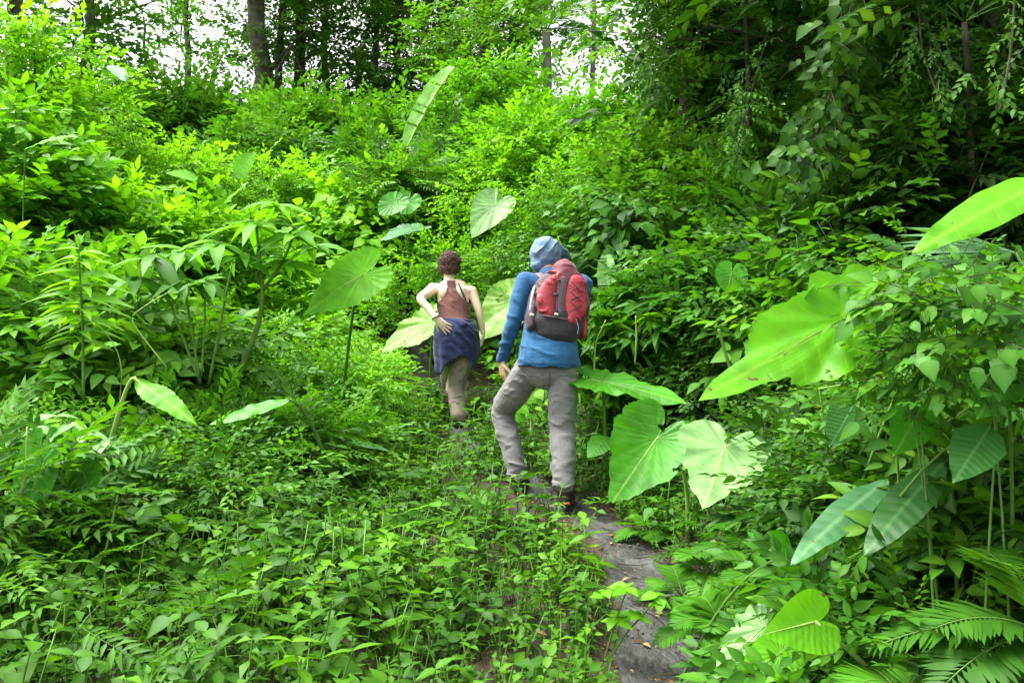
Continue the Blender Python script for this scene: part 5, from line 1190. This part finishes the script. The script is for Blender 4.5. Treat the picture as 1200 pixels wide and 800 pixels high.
w3 = wrinkle((.3, .1, 1), .007, .07, 61)
fuse('trousers', [limb([pelW+[0, 0, .0], pelW-[0, 0, .05]], [(.132, .105), (.142, .112)]), limb([hLw, (hLw+kLw)/2, kLw, (kLw+aLw)/2, aLw+[0, 0, .04]], [.098, .093, .080, .078, .072]), limb([hRw, (hRw+kRw)/2, kRw, (kRw+aRw)/2+[0, -.01, 0], aRw+[.004, -.01, .03]], [.10, .094, .080, .072, .072])], .007, 3, KH, wm, disp=w3)
for an in (aLw, aRw):
    fuse('boot', [limb([an+[0, 0, .07], an, an+[0, -.02, -.055]], [.05, .048, .04]), limb([an+[0, -.02, -.055], an+[0, .10, -.055], an+[.0, .16, -.06]], [.04, .042, .034])], .006, 2, BT, wm)
# bracelet and curly hair
g = tube(np.stack([wL[0]-.010+.030*np.cos(a), wL[1]+.030*np.sin(a), wL[2]+.018+.014*np.cos(a)], -1), .007, 6, 0); link('bracelet', mesh_of('bracelet', g, [cloth('brown_band', (.08, .035, .02))]), wm)
HB = plain('dark_brown_curls', (.06, .022, .015), .5, .5, nscale=30, namp=.4, c2=(.15, .06, .035))
hc = hdW+np.array([0, -.015, .018]); r = np.random.default_rng(8)
hr = fuse('hair', [ell(hc, (.090, .102, .090)), ell(hc+[.01, -.02, -.05], (.082, .075, .055)), ell(hc+[.0, -.035, -.075], (.055, .05, .04))], .007, 2, HB, wm, disp=lambda P: .012*vnoise(P, .045, 71), cut=lambda V: (V[:, 1] > hc[1]+.05) & (V[:, 2] < hc[2]+.02))
cs = []
for i in range(420):
    d = nrm(r.normal(0, 1, 3)+[0, -.25, .25])
    if d[2] < -.75 or (d[1] > .45 and d[2] < .3): continue
    c0 = hc+d*np.array([.092, .104, .092])*r.uniform(.95, 1.14)+np.array([0, -.02, -.02])*(d[2] < -.2); u = nrm(np.cross(d, r.normal(0, 1, 3))); v = np.cross(d, u); t = np.linspace(0, r.uniform(3, 9), 14)
    rd = r.uniform(.008, .022); cs.append(tube(c0+(rd*np.cos(t))[:, None]*u+(rd*np.sin(t))[:, None]*v+(t*r.uniform(.0015, .0045)-.008)[:, None]*d, r.uniform(.0018, .0034), 4, 0))
link('curls', mesh_of('curls', merge(cs), [HB]), hr)
# ------------------------------------------------------------------ light, sky, camera
AZ = math.radians(-80); EL = math.radians(64)     # azimuth measured from +Y towards +X
w = bpy.data.worlds.new('World'); SC.world = w; w.use_nodes = True; nt = w.node_tree
bg = nt.nodes['Background']; sky = nt.nodes.new('ShaderNodeTexSky'); sky.sky_type = 'NISHITA'; sky.sun_disc = False
sky.sun_elevation = EL; sky.sun_rotation = AZ; sky.dust_density = 6; sky.air_density = 1.0; sky.ozone_density = .5
hs = nt.nodes.new('ShaderNodeHueSaturation'); hs.inputs['Saturation'].default_value = .12; hs.inputs['Value'].default_value = 1.0
nt.links.new(sky.outputs[0], hs.inputs['Color']); nt.links.new(hs.outputs[0], bg.inputs['Color']); bg.inputs['Strength'].default_value = .15
sd = bpy.data.lights.new('sun', 'SUN'); sd.energy = 1.4; sd.angle = math.radians(35); sd.color = (1, .97, .90)
so = bpy.data.objects.new('sun', sd); COL.objects.link(so)
S = Vector((math.sin(AZ)*math.cos(EL), math.cos(AZ)*math.cos(EL), math.sin(EL)))
so.rotation_euler = S.to_track_quat('Z', 'Y').to_euler(); so.location = (0, 0, 20)
cd = bpy.data.cameras.new('camera'); co = bpy.data.objects.new('camera', cd); COL.objects.link(co)
co.location = CAM.tolist(); co.rotation_euler = (math.radians(90), 0, 0); cd.sensor_width = 36; cd.lens = 36*F/1200; cd.clip_start = .05; cd.clip_end = 2000
SC.camera = co
SC.view_settings.view_transform = 'Standard'; SC.view_settings.look = 'None'; SC.view_settings.gamma = 1; SC.view_settings.exposure = 1.95
SC.view_settings.use_curve_mapping = False
SC.cycles.max_bounces = 7; SC.cycles.diffuse_bounces = 4; SC.cycles.glossy_bounces = 2; SC.cycles.transmission_bounces = 4; SC.cycles.transparent_max_bounces = 4
